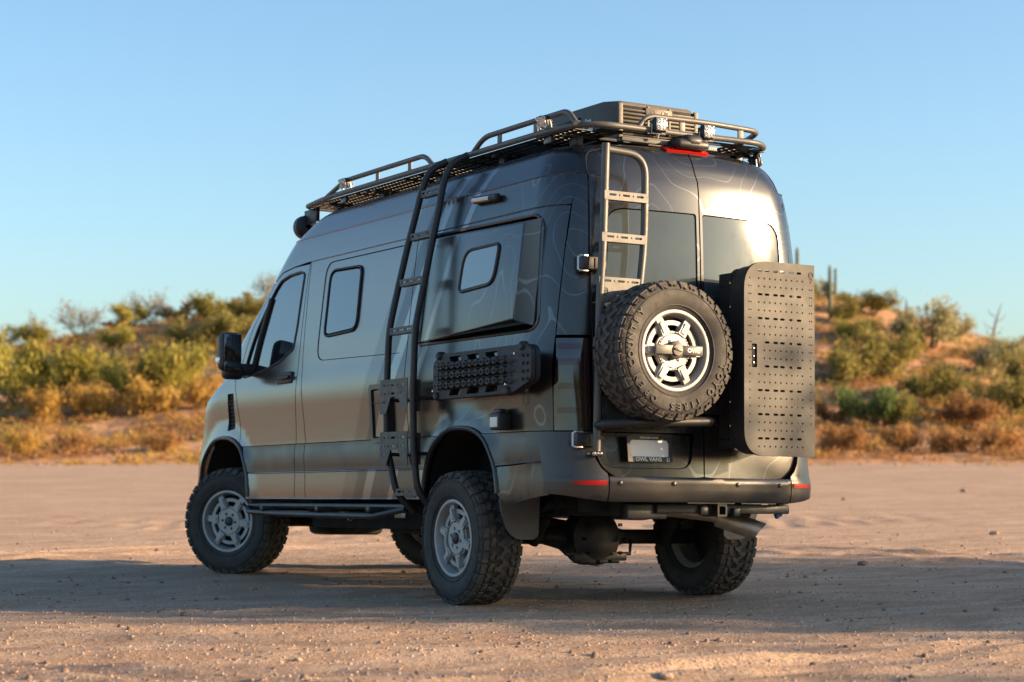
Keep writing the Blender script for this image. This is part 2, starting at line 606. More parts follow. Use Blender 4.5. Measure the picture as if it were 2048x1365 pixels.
def make_dirt():
    t = NT('packed_desert_dirt')
    mp = t.n('ShaderNodeMapping'); mp.inputs['Rotation'].default_value = (0, 0, YAW); mp.inputs['Scale'].default_value = (.35, 1.6, 1)
    t.l(t.coord(), mp.inputs[0])
    big = t.noise(.8, 7, .66, mp.outputs[0])
    mp2 = t.n('ShaderNodeMapping'); mp2.inputs['Rotation'].default_value = (0, 0, YAW + .08); mp2.inputs['Scale'].default_value = (.5, 2.2, 1)
    t.l(t.coord(), mp2.inputs[0])
    mid = t.noise(1.9, 8, .72, mp2.outputs[0])
    fine = t.noise(55, 4, .7)
    grit = t.noise(210, 3, .6)
    col = t.ramp(big, [(.30, (.36, .240, .160)), (.47, (.505, .362, .255)), (.68, (.595, .442, .325))])
    col = t.mix(t.ramp(mid, [(.44, 0.0), (.60, .85)]), col, (.36, .235, .155))
    col = t.mix(t.ramp(fine, [(.38, .75), (.53, 0.0)]), col, (.25, .168, .118))
    col = t.mix(t.ramp(grit, [(.58, 0.0), (.72, .45)]), col, (.64, .50, .40))
    t.set(color=col, rough=.95, spec=.15)
    h = t.math('ADD', t.math('MULTIPLY', fine, .6), t.math('MULTIPLY', grit, .35))
    h = t.math('ADD', h, t.math('MULTIPLY', t.noise(17, 6, .65), 1.3))
    t.bump(h, .95, .016)
    return t.m
def make_slope():
    t = NT('red_hillside_soil')
    a = t.noise(.22, 6, .6); b = t.noise(1.4, 6, .7)
    col = t.ramp(a, [(.32, (.42, .225, .12)), (.52, (.52, .29, .155)), (.70, (.56, .36, .215))])
    col = t.mix(t.ramp(b, [(.42, .55), (.60, 0.0)]), col, (.30, .165, .09))
    t.set(color=col, rough=.95, spec=.1)
    t.bump(b, .8, .25)
    return t.m
M['dirt'] = make_dirt()
M['soil'] = make_slope()
av = spread(-4.6, 4.6, .035, -900, 900, 1.10)
dv = spread(7.0, 20.0, .035, -700, 900, 1.085)
ground = sheet('ground', av, dv, lambda a, d: np.where(d > EDGE + 6, .60 - .02, ground_z(a, d)), M['dirt'])
tag(ground, kind='structure')
hill = sheet('hillside', np.concatenate([np.linspace(-140, -41, 70), np.linspace(-40, 40, 230), np.linspace(41, 140, 70)]), np.concatenate([np.linspace(EDGE - 4, 136, 150), np.linspace(138, 230, 24)]),
             lambda a, d: np.where(d < EDGE + 5, np.maximum(np.where(d < EDGE, -9, hill_z(a, d)), lot_z(a, d) - .12 + .62 * np.clip(fbm(a * .42, d * .30, 77, 4) + .27, 0, .6) * np.clip((d - EDGE + 4) / 4, 0, 1)), hill_z(a, d)), M['soil'])
tag(hill, kind='structure')
# ================================================================== desert plants
def leafmat(name, c0, c1, trans=.42):
    t = NT(name)
    oi = t.n('ShaderNodeObjectInfo')
    f = t.noise(2.2, 4, .6)
    f = t.math('ADD', t.math('MULTIPLY', f, .75), t.math('MULTIPLY', oi.outputs['Random'], .25))
    t.set(color=t.ramp(f, [(.32, c0), (.68, c1)]), rough=.75, spec=.2)
    tr = t.n('ShaderNodeBsdfTranslucent')
    mx = t.n('ShaderNodeMixShader'); mx.inputs[0].default_value = trans
    t.l(t.b.inputs['Base Color'].links[0].from_socket, tr.inputs[0])
    t.l(t.b.outputs[0], mx.inputs[1]); t.l(tr.outputs[0], mx.inputs[2])
    out = [n for n in t.t.nodes if n.type == 'OUTPUT_MATERIAL'][0]
    t.l(mx.outputs[0], out.inputs[0])
    return t.m
LEAF = {
    'yellow': leafmat('palo_verde_leaf', (.265, .235, .048), (.41, .365, .09)),
    'olive': leafmat('olive_leaf', (.19, .17, .045), (.32, .275, .085)),
    'green': leafmat('fresh_leaf', (.11, .155, .045), (.20, .25, .085)),
    'grey': leafmat('grey_green_leaf', (.24, .225, .11), (.36, .33, .18)),
    'brown': leafmat('dry_brown_leaf', (.26, .135, .05), (.42, .235, .09)),
    'ochre': leafmat('ochre_leaf', (.36, .22, .05), (.50, .33, .09)),
}
M['bark'] = simple('desert_bark', (.085, .062, .045), .9, 0, .3, 9)
M['twig'] = simple('bare_twig', (.20, .165, .125), .9, 0, .25, 9)
M['cactus'] = simple('saguaro_skin', (.085, .105, .062), .75, 0, .25, 6)
M['cholla'] = simple('cholla_skin', (.19, .135, .075), .8, 0, .3, 6)

def limbs(rnd, n, h, spread_, r0):
    """branch skeleton: list of tip points and a trunk builder"""
    tb = MB(); tips = []
    for k in range(n):
        a = 2 * PI * k / n + rnd.uniform(-.4, .4)
        p = Vector((rnd.uniform(-.05, .05) * h, rnd.uniform(-.05, .05) * h, 0))
        dirv = Vector((math.cos(a) * spread_, math.sin(a) * spread_, 1)).normalized()
        pts, rad = [p.copy()], [r0]
        L = h * rnd.uniform(.55, .8)
        for i in range(5):
            dirv = (dirv + Vector((rnd.uniform(-.35, .35), rnd.uniform(-.35, .35), rnd.uniform(-.1, .25)))).normalized()
            p = p + dirv * L / 5; pts.append(p.copy()); rad.append(r0 * (1 - .16 * (i + 1)))
            if i >= 1:
                for q in range(2):
                    d2 = (dirv + Vector((rnd.uniform(-1, 1), rnd.uniform(-1, 1), rnd.uniform(-.2, .7)))).normalized()
                    e = p + d2 * L * rnd.uniform(.25, .45)
                    tb.tube([p, (p + e) / 2 + Vector((0, 0, .03 * h)), e], [r0 * .45, r0 * .3, r0 * .12], 4, caps=False)
                    tips.append(e); tips.append((p + e) / 2)
        tips.append(p)
        tb.tube(pts, rad, 6)
    return tb, tips

def crown_mesh(name, tips, seed, per, cl, leaf, mat, flat=.8):
    g = np.random.default_rng(seed)
    T = np.array([tuple(t) for t in tips])
    n = len(T) * per
    c = np.repeat(T, per, 0) + g.normal(0, cl, (n, 3)) * np.array([1, 1, flat])
    c[:, 2] = np.maximum(c[:, 2], .04)
    u = g.normal(0, 1, (n, 3)); u /= np.linalg.norm(u, axis=1, keepdims=True)
    w = g.normal(0, 1, (n, 3)); w -= (w * u).sum(1, keepdims=True) * u; w /= np.linalg.norm(w, axis=1, keepdims=True)
    s = leaf * g.uniform(.6, 1.4, (n, 1))
    V = np.stack([c - u * s, c + w * s * .45, c + u * s, c - w * s * .45], 1).reshape(-1, 3)
    return np_mesh(name, V, np.arange(n * 4).reshape(-1, 4), mat)

BUSH = []
for k in range(5):                                       # rounded bushes, unit height 1 m
    rnd = random.Random(40 + k)
    tb, tips = limbs(rnd, 6 + k % 3, 1.0, .95 + .12 * k, .022)
    BUSH.append((tb.mesh('stems', 40, M['bark']), crown_mesh('crown', tips, 60 + k, 26, .085, .040, LEAF['olive'])))
THIN = []
for k in range(3):                                       # nearly bare, twiggy
    rnd = random.Random(80 + k)
    tb, tips = limbs(rnd, 7, 1.0, .9, .016)
    g = np.random.default_rng(5 + k)
    for t in tips:
        for q in range(3):
            e = t + Vector(tuple(g.normal(0, .11, 3))); tb.tube([t, e], [.006, .002], 3, caps=False)
    THIN.append((tb.mesh('stems', 40, M['twig']), crown_mesh('crown', tips, 90 + k, 5, .10, .028, LEAF['grey'])))
LOW = []
for k in range(3):                                       # low dry brush
    rnd = random.Random(120 + k)
    tb, tips = limbs(rnd, 8, .8, 1.7, .014)
    LOW.append((tb.mesh('stems', 40, M['twig']), crown_mesh('crown', tips, 130 + k, 15, .10, .042, LEAF['brown'], .6)))

def plant(kind, name, loc, w, h, leaf, label, group, rnd, cat='shrub'):
    st, cr = kind
    e = empty(name, loc, (0, 0, rnd.uniform(0, 6.28)))
    tag(e, label, cat, group)
    e.scale = (w, w, h)
    link('trunk', st, None, e)
    c = link('crown', cr, None, e)
    c.material_slots[0].link = 'OBJECT'; c.material_slots[0].material = LEAF[leaf]
    return e

F_PX = 3982.0
HZ = 682.5 + F_PX * math.tan(PITCH)
def slope_point(u, v):
    """point of the hillside that lies in a measured direction from the photographer's stand"""
    k = (u - 1024) / F_PX; s = (HZ - v) / F_PX
    d = np.linspace(EDGE - 3, 160, 900)
    zr = CAM.z + s * d
    zt = np.where(d < EDGE, lot_z(k * d, d), hill_z(k * d, d))
    hit = np.nonzero(zt >= zr)[0]
    i = hit[0] if len(hit) else int(np.argmin(zr - zt))
    return k * d[i], d[i], float(zt[i])
def put(u, v):
    a, d, z = slope_point(u, v)
    return wpos(a, d, z - .05), d

PR = random.Random(5)
LG = 'shrubs on the slope left of the van'; RG = 'shrubs on the slope right of the van'
B, Tn, Lw = BUSH, THIN, LOW
spots = [
    # u, v(base), px wide, px high, kind, leaf, label, group
    (40, 815, 170, 165, B[0], 'yellow', 'tall yellow-green palo verde at the far left edge, foot of the slope', LG),
    (125, 800, 150, 140, B[1], 'yellow', 'yellow-green palo verde just right of the one at the left edge', LG),
    (-25, 760, 130, 120, B[2], 'yellow', 'yellow-green shrub cut by the left picture edge', LG),
    (195, 770, 110, 90, B[3], 'olive', 'dark olive shrub between two yellow-green palo verdes on the left slope', LG),
    (262, 805, 130, 125, B[4], 'yellow', 'yellow palo verde low on the slope midway to the van mirror', LG),
    (340, 800, 160, 140, B[1], 'yellow', 'broad yellow palo verde low on the slope beside the van mirror', LG),
    (235, 700, 95, 55, B[2], 'yellow', 'small yellow-green shrub high on the left slope under the bare tree', LG),
    (395, 700, 120, 80, B[3], 'olive', 'olive shrub halfway up the slope above the van mirror', LG),
    (450, 680, 120, 80, B[0], 'olive', 'olive shrub on the slope touching the van windscreen outline', LG),
    (420, 640, 110, 60, B[2], 'yellow', 'yellowish shrub near the ridge above the van mirror', LG),
    (500, 640, 120, 60, B[4], 'olive', 'olive shrub near the ridge next to the van roof', LG),
    (340, 640, 70, 40, B[0], 'ochre', 'small ochre shrub on the ridge left of the lone cholla', LG),
    (260, 622, 85, 62, B[1], 'yellow', 'small leafy yellow-green tree on the left ridge line', LG),
    (152, 648, 105, 85, Tn[0], 'grey', 'grey twiggy tree with rounded crown on the left ridge line', LG),
    (300, 618, 95, 85, Tn[1], 'grey', 'bare branching tree, tallest on the left ridge line', LG),
    (70, 672, 50, 70, Tn[2], 'grey', 'thin bare shrub on the lower left ridge', LG),
    (15, 690, 70, 60, Tn[0], 'grey', 'bare shrub on the ridge at the left picture edge', LG),
    (535, 590, 70, 60, Tn[2], 'grey', 'bare shrub on the ridge right above the van windscreen', LG),
    (70, 690, 120, 50, B[3], 'yellow', 'low yellow-green shrub below the left ridge line', LG),
    (180, 835, 140, 75, Lw[0], 'ochre', 'ochre brush at the foot of the second palo verde', LG),
    (90, 845, 150, 70, Lw[1], 'ochre', 'ochre brush in front of the leftmost palo verde', LG),
    (300, 830, 160, 75, Lw[2], 'ochre', 'ochre brush in front of the palo verdes beside the mirror', LG),
    (400, 820, 110, 70, Lw[0], 'ochre', 'ochre brush just left of the van bonnet', LG),
    (230, 650, 60, 26, B[2], 'brown', 'small brown shrub on the left ridge between the two trees', LG),
    # right of the van
    (1745, 632, 120, 62, B[1], 'olive', 'olive shrub on the right ridge beside the saguaro', RG),
    (1690, 650, 70, 55, B[2], 'olive', 'small olive shrub at the foot of the saguaro', RG),
    (1640, 600, 60, 60, B[3], 'grey', 'grey-green shrub on the ridge right behind the storage box', RG),
    (1690, 770, 150, 120, B[0], 'olive', 'dark olive shrub above the bright green bush on the right slope', RG),
    (1765, 760, 170, 150, B[4], 'olive', 'large olive palo verde in the middle of the right slope', RG),
    (1720, 690, 100, 70, B[1], 'yellow', 'yellow-green shrub in the middle of the right slope below the saguaro', RG),
    (1860, 700, 180, 105, B[2], 'grey', 'broad grey-green tree on the right ridge line', RG),
    (1905, 680, 90, 65, B[3], 'grey', 'grey-green shrub at the right end of the broad ridge tree', RG),
    (1745, 855, 150, 105, B[1], 'green', 'bright green bush low on the slope right of the storage box', RG),
    (1800, 850, 100, 70, B[2], 'olive', 'olive shrub tucked against the bright green bush', RG),
    (1870, 810, 140, 105, B[0], 'olive', 'olive shrub right of the bright green bush', RG),
    (1985, 760, 140, 100, B[3], 'grey', 'grey-green shrub near the right picture edge below the dead tree', RG),
    (2035, 735, 110, 80, B[1], 'grey', 'grey-green shrub cut by the right picture edge, upper one', RG),
    (2010, 840, 150, 130, B[4], 'olive', 'tall olive shrub low at the right picture edge', RG),
    (2060, 820, 120, 130, B[2], 'olive', 'olive shrub cut by the right picture edge, lower one', RG),
    (1930, 860, 150, 95, B[0], 'brown', 'brown shrub at the foot of the right slope', RG),
    (1660, 850, 90, 60, B[3], 'brown', 'brown shrub between the storage box and the bright green bush', RG),
    (1690, 905, 130, 60, Lw[0], 'brown', 'dry brown brush by the lot edge right of the storage box', RG),
    (1800, 905, 150, 60, Lw[1], 'brown', 'dry brown brush at the lot edge below the bright green bush', RG),
    (1900, 905, 150, 55, Lw[2], 'brown', 'dry brown brush at the lot edge below the brown shrub', RG),
    (2000, 905, 150, 60, Lw[0], 'brown', 'dry brown brush at the lot edge near the right picture edge', RG),
    (50, 915, 130, 55, Lw[1], 'ochre', 'pale ochre grass clump at the lot edge on the far left', LG),
    (150, 905, 120, 45, Lw[2], 'brown', 'dry brown brush at the lot edge left of the bonnet', LG),
    (330, 905, 120, 45, Lw[0], 'brown', 'dry brown brush at the lot edge beside the front wheel', LG),
]
for (u, v, wpx, hpx, kind, leaf, label, grp) in spots:
    p, d = put(u, v)
    w = wpx / F_PX * d; h = hpx / F_PX * d
    base_w = 1.5 if kind in BUSH else (1.35 if kind in THIN else 1.9)
    base_h = 1.0 if kind in BUSH else (1.02 if kind in THIN else .62)
    plant(kind, 'desert_shrub', p, w / base_w, h / base_h, leaf, label, grp, PR, 'tree' if 'tree' in label or 'palo' in label else 'shrub')

# ---- cacti
def ribbed(mb, pts, rad, n=12):
    mb.tube(pts, rad, n)
def saguaro(u, v, hpx, arms, label):
    p, d = put(u, v); h = hpx / F_PX * d
    e = empty('saguaro_cactus', p); tag(e, label, 'cactus')
    r = h * .036
    m = MB(); m.tube([(0, 0, h * t) for t in (0, .25, .6, .9, .97, 1.0)], [r * .85, r, r * 1.05, r * .9, r * .6, r * .15], 14); m.build('trunk', M['cactus'], e)
    for (s, z0, z1, o) in arms:
        m = MB(); m.tube(fillet([(0, 0, h * z0), tuple(RV * (s * h * o)) [:2] + (h * (z0 + .02),), tuple(RV * (s * h * o))[:2] + (h * z1,)], h * .08, 6), r * .7, 10); m.build('arm', M['cactus'], e)
    return e
saguaro(1662, 640, 112, [(1, .48, .93, .10), (-1, .42, .70, .07)], 'saguaro with a raised arm standing on the right ridge')
saguaro(1597, 610, 118, [], 'slim armless saguaro peeping out behind the upper right corner of the van')
saguaro(1815, 650, 52, [], 'short saguaro stub poking over the broad ridge tree')
def cholla(u, v, hpx, label, seed):
    p, d = put(u, v); h = hpx / F_PX * d; rnd = random.Random(seed)
    e = empty('cholla_cactus', p); tag(e, label, 'cactus')
    m = MB(); m.tube([(0, 0, 0), (.02 * h, 0, .3 * h), (0, .02 * h, .6 * h)], [.07 * h, .06 * h, .05 * h], 8); m.build('trunk', M['bark'], e)
    m = MB()
    for k in range(13):
        a = rnd.uniform(0, 6.28); z = rnd.uniform(.40, .62) * h
        q = Vector((math.cos(a), math.sin(a), rnd.uniform(.1, .9))).normalized()
        s0 = Vector((0, 0, z)); m.tube([s0, s0 + q * h * .18, s0 + q * h * .30 + Vector((0, 0, h * .06))], [.05 * h, .065 * h, .035 * h], 7)
    m.build('crown', M['cholla'], e)
cholla(372, 622, 48, 'lone cholla with a bushy head on the left ridge', 1)
cholla(470, 606, 34, 'dark cholla, left one of a pair on the ridge by the van roof', 2)
cholla(492, 604, 40, 'dark cholla, right one of a pair on the ridge by the van roof', 3)
p, d = put(1985, 700); h = 95 / F_PX * d
e = empty('dead_tree', p); tag(e, 'leaning dead tree with bare limbs on the ridge at right', 'tree')
m = MB(); m.tube([(0, 0, 0), (.05 * h, 0, .35 * h), tuple(RV * .12 * h)[:2] + (.7 * h,), tuple(RV * .22 * h)[:2] + (h,)], [.035 * h, .03 * h, .02 * h, .006 * h], 6)
m.build('trunk', M['twig'], e)
m = MB()
for (z, s, l) in ((.45, -1, .22), (.6, 1, .25), (.72, -1, .15), (.3, -1, .15)):
    b0 = RV * (.10 * h * z) + Vector((0, 0, z * h)); m.tube([b0, b0 + RV * s * l * h * .6 + Vector((0, 0, .05 * h)), b0 + RV * s * l * h + Vector((0, 0, .16 * h))], [.012 * h, .009 * h, .004 * h], 5)
m.build('limb', M['twig'], e)

# ---- ground cover too dense to count
def cover(name, n, amin, amax, dmin, dmax, size, leaves, leaf, lmat, seed, dens=None):
    g = np.random.default_rng(seed)
    d = g.uniform(dmin, dmax, n); a = g.uniform(amin, amax, n) * d / 100.0
    if dens is not None:
        k = vnoise(a * .22 + 50, d * .22, seed) > dens; a, d = a[k], d[k]; n = len(a)
    z = np.where(d < EDGE, lot_z(a, d), hill_z(a, d))
    s = size * g.uniform(.5, 1.5, n)
    X = CAM.x + RV.x * a + DV.x * d; Y = CAM.y + RV.y * a + DV.y * d
    c = np.repeat(np.stack([X, Y, z], -1), leaves, 0); ss = np.repeat(s, leaves)[:, None]
    N = len(c)
    o = g.normal(0, 1, (N, 3)); o[:, 2] = np.abs(o[:, 2]); o /= np.linalg.norm(o, axis=1, keepdims=True)
    o *= g.uniform(.35, 1.0, (N, 1)); o[:, 2] *= .75
    c = c + o * ss
    u = o + g.normal(0, .5, (N, 3)); u /= np.linalg.norm(u, axis=1, keepdims=True)
    w = g.normal(0, 1, (N, 3)); w -= (w * u).sum(1, keepdims=True) * u; w /= np.linalg.norm(w, axis=1, keepdims=True)
    L = leaf * ss / size * g.uniform(.6, 1.3, (N, 1))
    V = np.stack([c - u * L, c + w * L * .35, c + u * L, c - w * L * .35], 1).reshape(-1, 3)
    o_ = link(name, np_mesh(name, V, np.arange(N * 4).reshape(-1, 4), lmat))
    return o_
tag(cover('dry_brush', 5600, -42, 42, EDGE - .5, 132, .48, 46, .075, LEAF['brown'], 7, .30), 'low dry brown brush covering the hillside', 'brush', kind='stuff')
tag(cover('ochre_brush', 2700, -42, 42, EDGE - .5, 128, .45, 46, .075, LEAF['ochre'], 17, .42), 'low ochre brush and grass on the slope', 'brush', kind='stuff')
tag(cover('olive_brush', 2000, -42, 42, EDGE + 10, 134, .75, 60, .085, LEAF['olive'], 27, .45), 'low olive scrub on the upper slope', 'brush', kind='stuff')

# ---- trees beside the lot, out to the right of the photographer: their shade lies across the ground and the van's tail
TR = []
for k in range(2):
    rnd = random.Random(200 + k)
    tb, tips = limbs(rnd, 7, 4.6, .85, .085)
    g = np.random.default_rng(210 + k)
    TR.append((tb.mesh('trunk', 40, M['bark']), crown_mesh('crown', tips, 220 + k, 95, .36, .075, LEAF['green'])))
rnd = random.Random(230)
tb, tips = limbs(rnd, 7, 4.6, .85, .085)
TR.append((tb.mesh('trunk', 40, M['bark']), crown_mesh('crown', tips, 231, 15, .42, .06, LEAF['green'])))
for (a, d, s, k, lab) in ((16.0, 10.7, 1.17, 0, 'nearest spreading mesquite tree beside the lot'), (18.2, 12.3, 1.10, 1, 'second spreading mesquite tree beside the lot'), (16.6, 13.9, .96, 0, 'farthest spreading mesquite tree beside the lot'),
                          (24.5, 8.9, 1.88, 2, 'thin tall mesquite tree behind the row beside the lot'),
                          (11.5, -8.0, 1.25, 1, 'broad mesquite tree behind the photographer, left one'), (15.5, -4.5, 1.35, 0, 'broad mesquite tree behind the photographer, middle one'), (8.0, -15.0, 1.5, 1, 'broad mesquite tree far behind the photographer'),
                          (20.5, -.5, 1.3, 0, 'broad mesquite tree behind the photographer, right one'), (2.0, -22.0, 1.5, 0, 'broad mesquite tree farthest behind the photographer'),
                          (9.6, -5.0, 1.35, 0, 'dense mesquite tree closest behind the photographer'), (12.5, -11.0, 1.6, 1, 'tall mesquite tree second row behind the photographer'), (7.2, -9.5, 1.45, 0, 'round mesquite tree between the others behind the photographer')):
    e = empty('mesquite_tree', wpos(a, d, 0), (0, 0, a * 3.3)); tag(e, lab, 'tree', 'trees beside the lot'); e.scale = (s, s, s)
    link('trunk', TR[k][0], None, e); link('crown', TR[k][1], None, e)

# ---- loose stones
def stones(name, n, a0, a1, d0, d1, smin, smax, seed, mat, pw=2.2):
    g = np.random.default_rng(seed)
    d = d0 + (d1 - d0) * g.uniform(0, 1, n) ** 1.4; a = g.uniform(a0, a1, n) * d / 10
    s = smin + (smax - smin) * g.uniform(0, 1, n) ** (pw * 2.2)
    z = ground_z(a, d)
    base = np.array([(1, 0, 0), (0, 1, 0), (-1, 0, 0), (0, -1, 0), (.45, .45, .75), (-.5, .3, .7), (.1, -.5, .8)], float)
    fc = np.array([(0, 1, 4), (1, 5, 4), (1, 2, 5), (2, 3, 5), (3, 6, 5), (3, 0, 6), (0, 4, 6), (4, 5, 6)])
    V = base[None] * (1 + g.uniform(-.35, .35, (n, 7, 3)))
    th = g.uniform(0, 6.28, n); c_, s_ = np.cos(th), np.sin(th)
    x = V[:, :, 0] * c_[:, None] - V[:, :, 1] * s_[:, None]; y = V[:, :, 0] * s_[:, None] + V[:, :, 1] * c_[:, None]
    el = g.uniform(.6, 1.0, n)[:, None]
    X = (CAM.x + RV.x * a + DV.x * d)[:, None] + x * s[:, None]; Y = (CAM.y + RV.y * a + DV.y * d)[:, None] + y * s[:, None] * el
    Z = (z - s * .12)[:, None] + V[:, :, 2] * s[:, None] * .85
    P = np.stack([X, Y, Z], -1).reshape(-1, 3)
    Fs = (fc[None] + (np.arange(n) * 7)[:, None, None]).reshape(-1, 3)
    return link(name, np_mesh(name, P, Fs, mat))
M['rock'] = simple('bank_rock', (.30, .20, .14), .9, 0, .4, 3)
M['stone'] = simple('desert_pebble', (.36, .26, .195), .9, 0, .5, 30)
tag(stones('gravel', 26000, -3.4, 3.4, 6.8, 13.5, .0025, .014, 51, M['stone']), 'fine gravel scattered over the dirt in front of the van', 'gravel', kind='stuff')
tag(stones('pebbles', 5000, -3.6, 3.6, 13, 45, .004, .022, 52, M['stone']), 'pebbles scattered over the dirt beyond the van', 'gravel', kind='stuff')
tag(stones('rubble', 500, -2.7, 2.7, EDGE - 4, EDGE + 8, .02, .13, 53, M['rock'], 1.0), 'loose rocks and rubble along the lot edge', 'rubble', kind='stuff')
tag(cover('edge_weeds', 420, -27, 27, EDGE - 4.5, EDGE + 1, .16, 30, .045, LEAF['ochre'], 47, .35), 'low dry weeds straggling over the lot edge', 'weeds', kind='stuff')
M['clod'] = simple('dark_dirt_clod', (.20, .135, .095), .95, 0, .4, 25)
tag(stones('dirt_clods', 1500, -3.0, 3.0, 7.2, 24, .006, .026, 54, M['clod'], 1.3), 'dark dirt clods and grit strewn over the lot', 'gravel', kind='stuff')
# single stones one can pick out on the lot
def lone_stone(u, v, r, seed, label):
    d = CAM.z * F_PX / (v - HZ); a = (u - 1024) / F_PX * d
    g = np.random.default_rng(seed)
    bm = bmesh.new(); bmesh.ops.create_icosphere(bm, subdivisions=2, radius=1.0)
    for vt in bm.verts:
        n = float(vnoise(np.array(vt.co.x * 1.7 + seed), np.array(vt.co.y * 1.7 + vt.co.z * 2.3), seed))
        vt.co *= .7 + .6 * n
        vt.co = Vector((vt.co.x * r * 1.25, vt.co.y * r, vt.co.z * r * .62))
    me = bpy.data.meshes.new('stone'); bm.to_mesh(me); bm.free()
    o = link('stone', me, M['clod'] if seed % 2 else M['stone'])
    o.location = wpos(a, d, float(ground_z(a, d)) + r * .28); o.rotation_euler = (0, 0, seed)
    tag(o, label, 'stone', 'stones on the lot')
lone_stone(1925, 998, .075, 1, 'dark flat stone on the sunlit lot right of the van')
lone_stone(1685, 1010, .040, 3, 'small dark stone on the lot just right of the bumper')
lone_stone(1985, 1068, .050, 2, 'pale stone on the lot at the right, above the shade')
lone_stone(1722, 1131, .040, 5, 'dark stone at the edge of the shade right of the rear tyre')
lone_stone(318, 1101, .028, 7, 'small dark stone on the sunlit dirt left of the front tyre')
lone_stone(132, 1079, .018, 9, 'tiny dark stone alone on the far left dirt')
lone_stone(1330, 1356, .030, 4, 'pale stone at the bottom edge below the spare wheel')
lone_stone(140, 1358, .028, 11, 'dark stone at the bottom left corner')
lone_stone(372, 1230, .020, 13, 'dark stone just in front of the van shadow on the left')
lone_stone(600, 1312, .018, 6, 'pale stone on the gravel in the left foreground')
# ================================================================== THE VAN
# body frame: x right, y forward, z up, rear face near y = 0; the body stands nose-down by RAKE
RAKE, LEAN = -0.0176, 0.02
VLOC = Vector((-.007, .003, -.018))
van = empty('camper_van', VLOC, (RAKE, LEAN, 0))
VM = Matrix.Translation(VLOC) @ Matrix.Rotation(LEAN, 4, 'Y') @ Matrix.Rotation(RAKE, 4, 'X')     # body frame -> world
tag(van, 'lifted dark grey camper van with roof rack, ladders and off-road tyres on the dirt lot', 'van')

_Wb = pchip([.50, .60, .66, .75, .86, .95, 1.06, 1.15, 1.27, 1.38, 1.44, 1.50, 1.60, 1.80, 2.00, 2.13, 2.38, 2.56, 2.575, 2.582, 2.62, 2.67, 2.73, 2.77, 2.80, 2.818, 2.826],
           [.93, .962, .972, .975, .974, .979, .9715, .974, .980, .9862, .9868, .982, .968, .947, .922, .906, .870, .832, .829, .820, .803, .776, .735, .685, .58, .40, .05])
Wf = lambda z: _Wb(z) + .02 * (np.asarray(z, float) - .575)
YFf = pchip([.5, .6, .7, .8, .9, 1.0, 1.1, 1.2, 1.3, 1.4, 1.5, 1.6, 1.7, 1.8, 1.9, 2.0, 2.1, 2.2, 2.3, 2.4, 2.5, 2.6, 2.7, 2.76, 2.80, 2.826],
            [6.06, 6.08, 6.05, 6.02, 6.00, 5.965, 5.93, 5.887, 5.832, 5.762, 5.59, 5.362, 5.217, 5.133, 5.038, 4.916, 4.785, 4.656, 4.549, 4.45, 4.348, 4.221, 4.06, 3.95, 3.75, 3.2])
LFf = lambda z: np.interp(z, [.6, 1.2, 1.6, 2.7], [.8, .8, .6, .5])
YRf = pchip([.5, .8, 1.1, 1.45, 1.8, 2.1, 2.34, 2.574, 2.584, 2.65, 2.72, 2.77, 2.80, 2.826],
            [-.03, -.025, -.015, .0, .008, .016, .027, .048, .062, .085, .12, .17, .27, .6])
RRC, BOW = 0.285, 0.115
AR, AF = (1.13, .47, .62, .48), (4.905, .485, .64, .495)      # wheel openings: centre y, half width, centre z, height
NA = 2.4

def flare_bump(y, z):
    o = 0
    for (yc, a, zc, b), A in ((AR, .030), (AF, .030)):
        r = (np.abs((y - yc) / a) ** 2 + np.abs(np.maximum(z - zc, 0) / b) ** 2) ** .5
        k = 1 - np.clip((r - .96) / .36, 0, 1)
        o = o + A * k * k * (3 - 2 * k)
    return o

def rear_y(x, z):
    W = Wf(z); u = np.clip(np.abs(x) - (W - RRC), 0, RRC * .9995)
    return YRf(z) + BOW * (x / W) ** 2 + RRC - np.sqrt(RRC ** 2 - u ** 2)

def side_x(y, z):
    y = np.asarray(y, float); z = np.asarray(z, float)
    W = Wf(z); lf = LFf(z); y0 = YFf(z) - lf
    t = np.clip((y - y0) / lf, 0, .9995)
    x = W * (1 - t ** 3) ** (1 / 3)
    lo = np.zeros_like(x); hi = W.copy() if hasattr(W, 'copy') else np.array(W)
    for _ in range(34):
        mid = (lo + hi) / 2
        c = rear_y(mid, z) < y
        lo = np.where(c, mid, lo); hi = np.where(c, hi, mid)
    x = np.where(y < YRf(z) + BOW + RRC, np.minimum(x, (lo + hi) / 2), x)
    return x + flare_bump(y, z)

def front_y(x, z):
    W = Wf(z); lf = LFf(z)
    return YFf(z) - lf + lf * (1 - np.clip(np.abs(x) / W, 0, .9995) ** 3) ** (1 / 3)

def _wrap(pos_f, sign):
    def F(a, b):
        a = np.asarray(a, float); b = np.asarray(b, float); e = 2e-3
        p = pos_f(a, b)
        da = pos_f(a + e, b) - pos_f(a - e, b); db = pos_f(a, b + e) - pos_f(a, b - e)
        n = np.cross(da, db)
        n /= np.linalg.norm(n, axis=-1, keepdims=True) + 1e-12
        return p, n * sign(n)[..., None]
    return F

FS = _wrap(lambda y, z: np.stack([-side_x(y, z), y, z], -1), lambda n: np.where(n[..., 0] > 0, -1., 1.))
FR = _wrap(lambda x, z: np.stack([x, rear_y(x, z), z], -1), lambda n: np.where(n[..., 1] > 0, -1., 1.))
FN = _wrap(lambda x, z: np.stack([x, front_y(x, z), z], -1), lambda n: np.where(n[..., 1] < 0, -1., 1.))

def sp(y, z, off=0.0):
    p, n = FS(np.array([y]), np.array([z])); return Vector((p[0] + n[0] * off).tolist())
def rp(x, z, off=0.0):
    p, n = FR(np.array([x]), np.array([z])); return Vector((p[0] + n[0] * off).tolist())

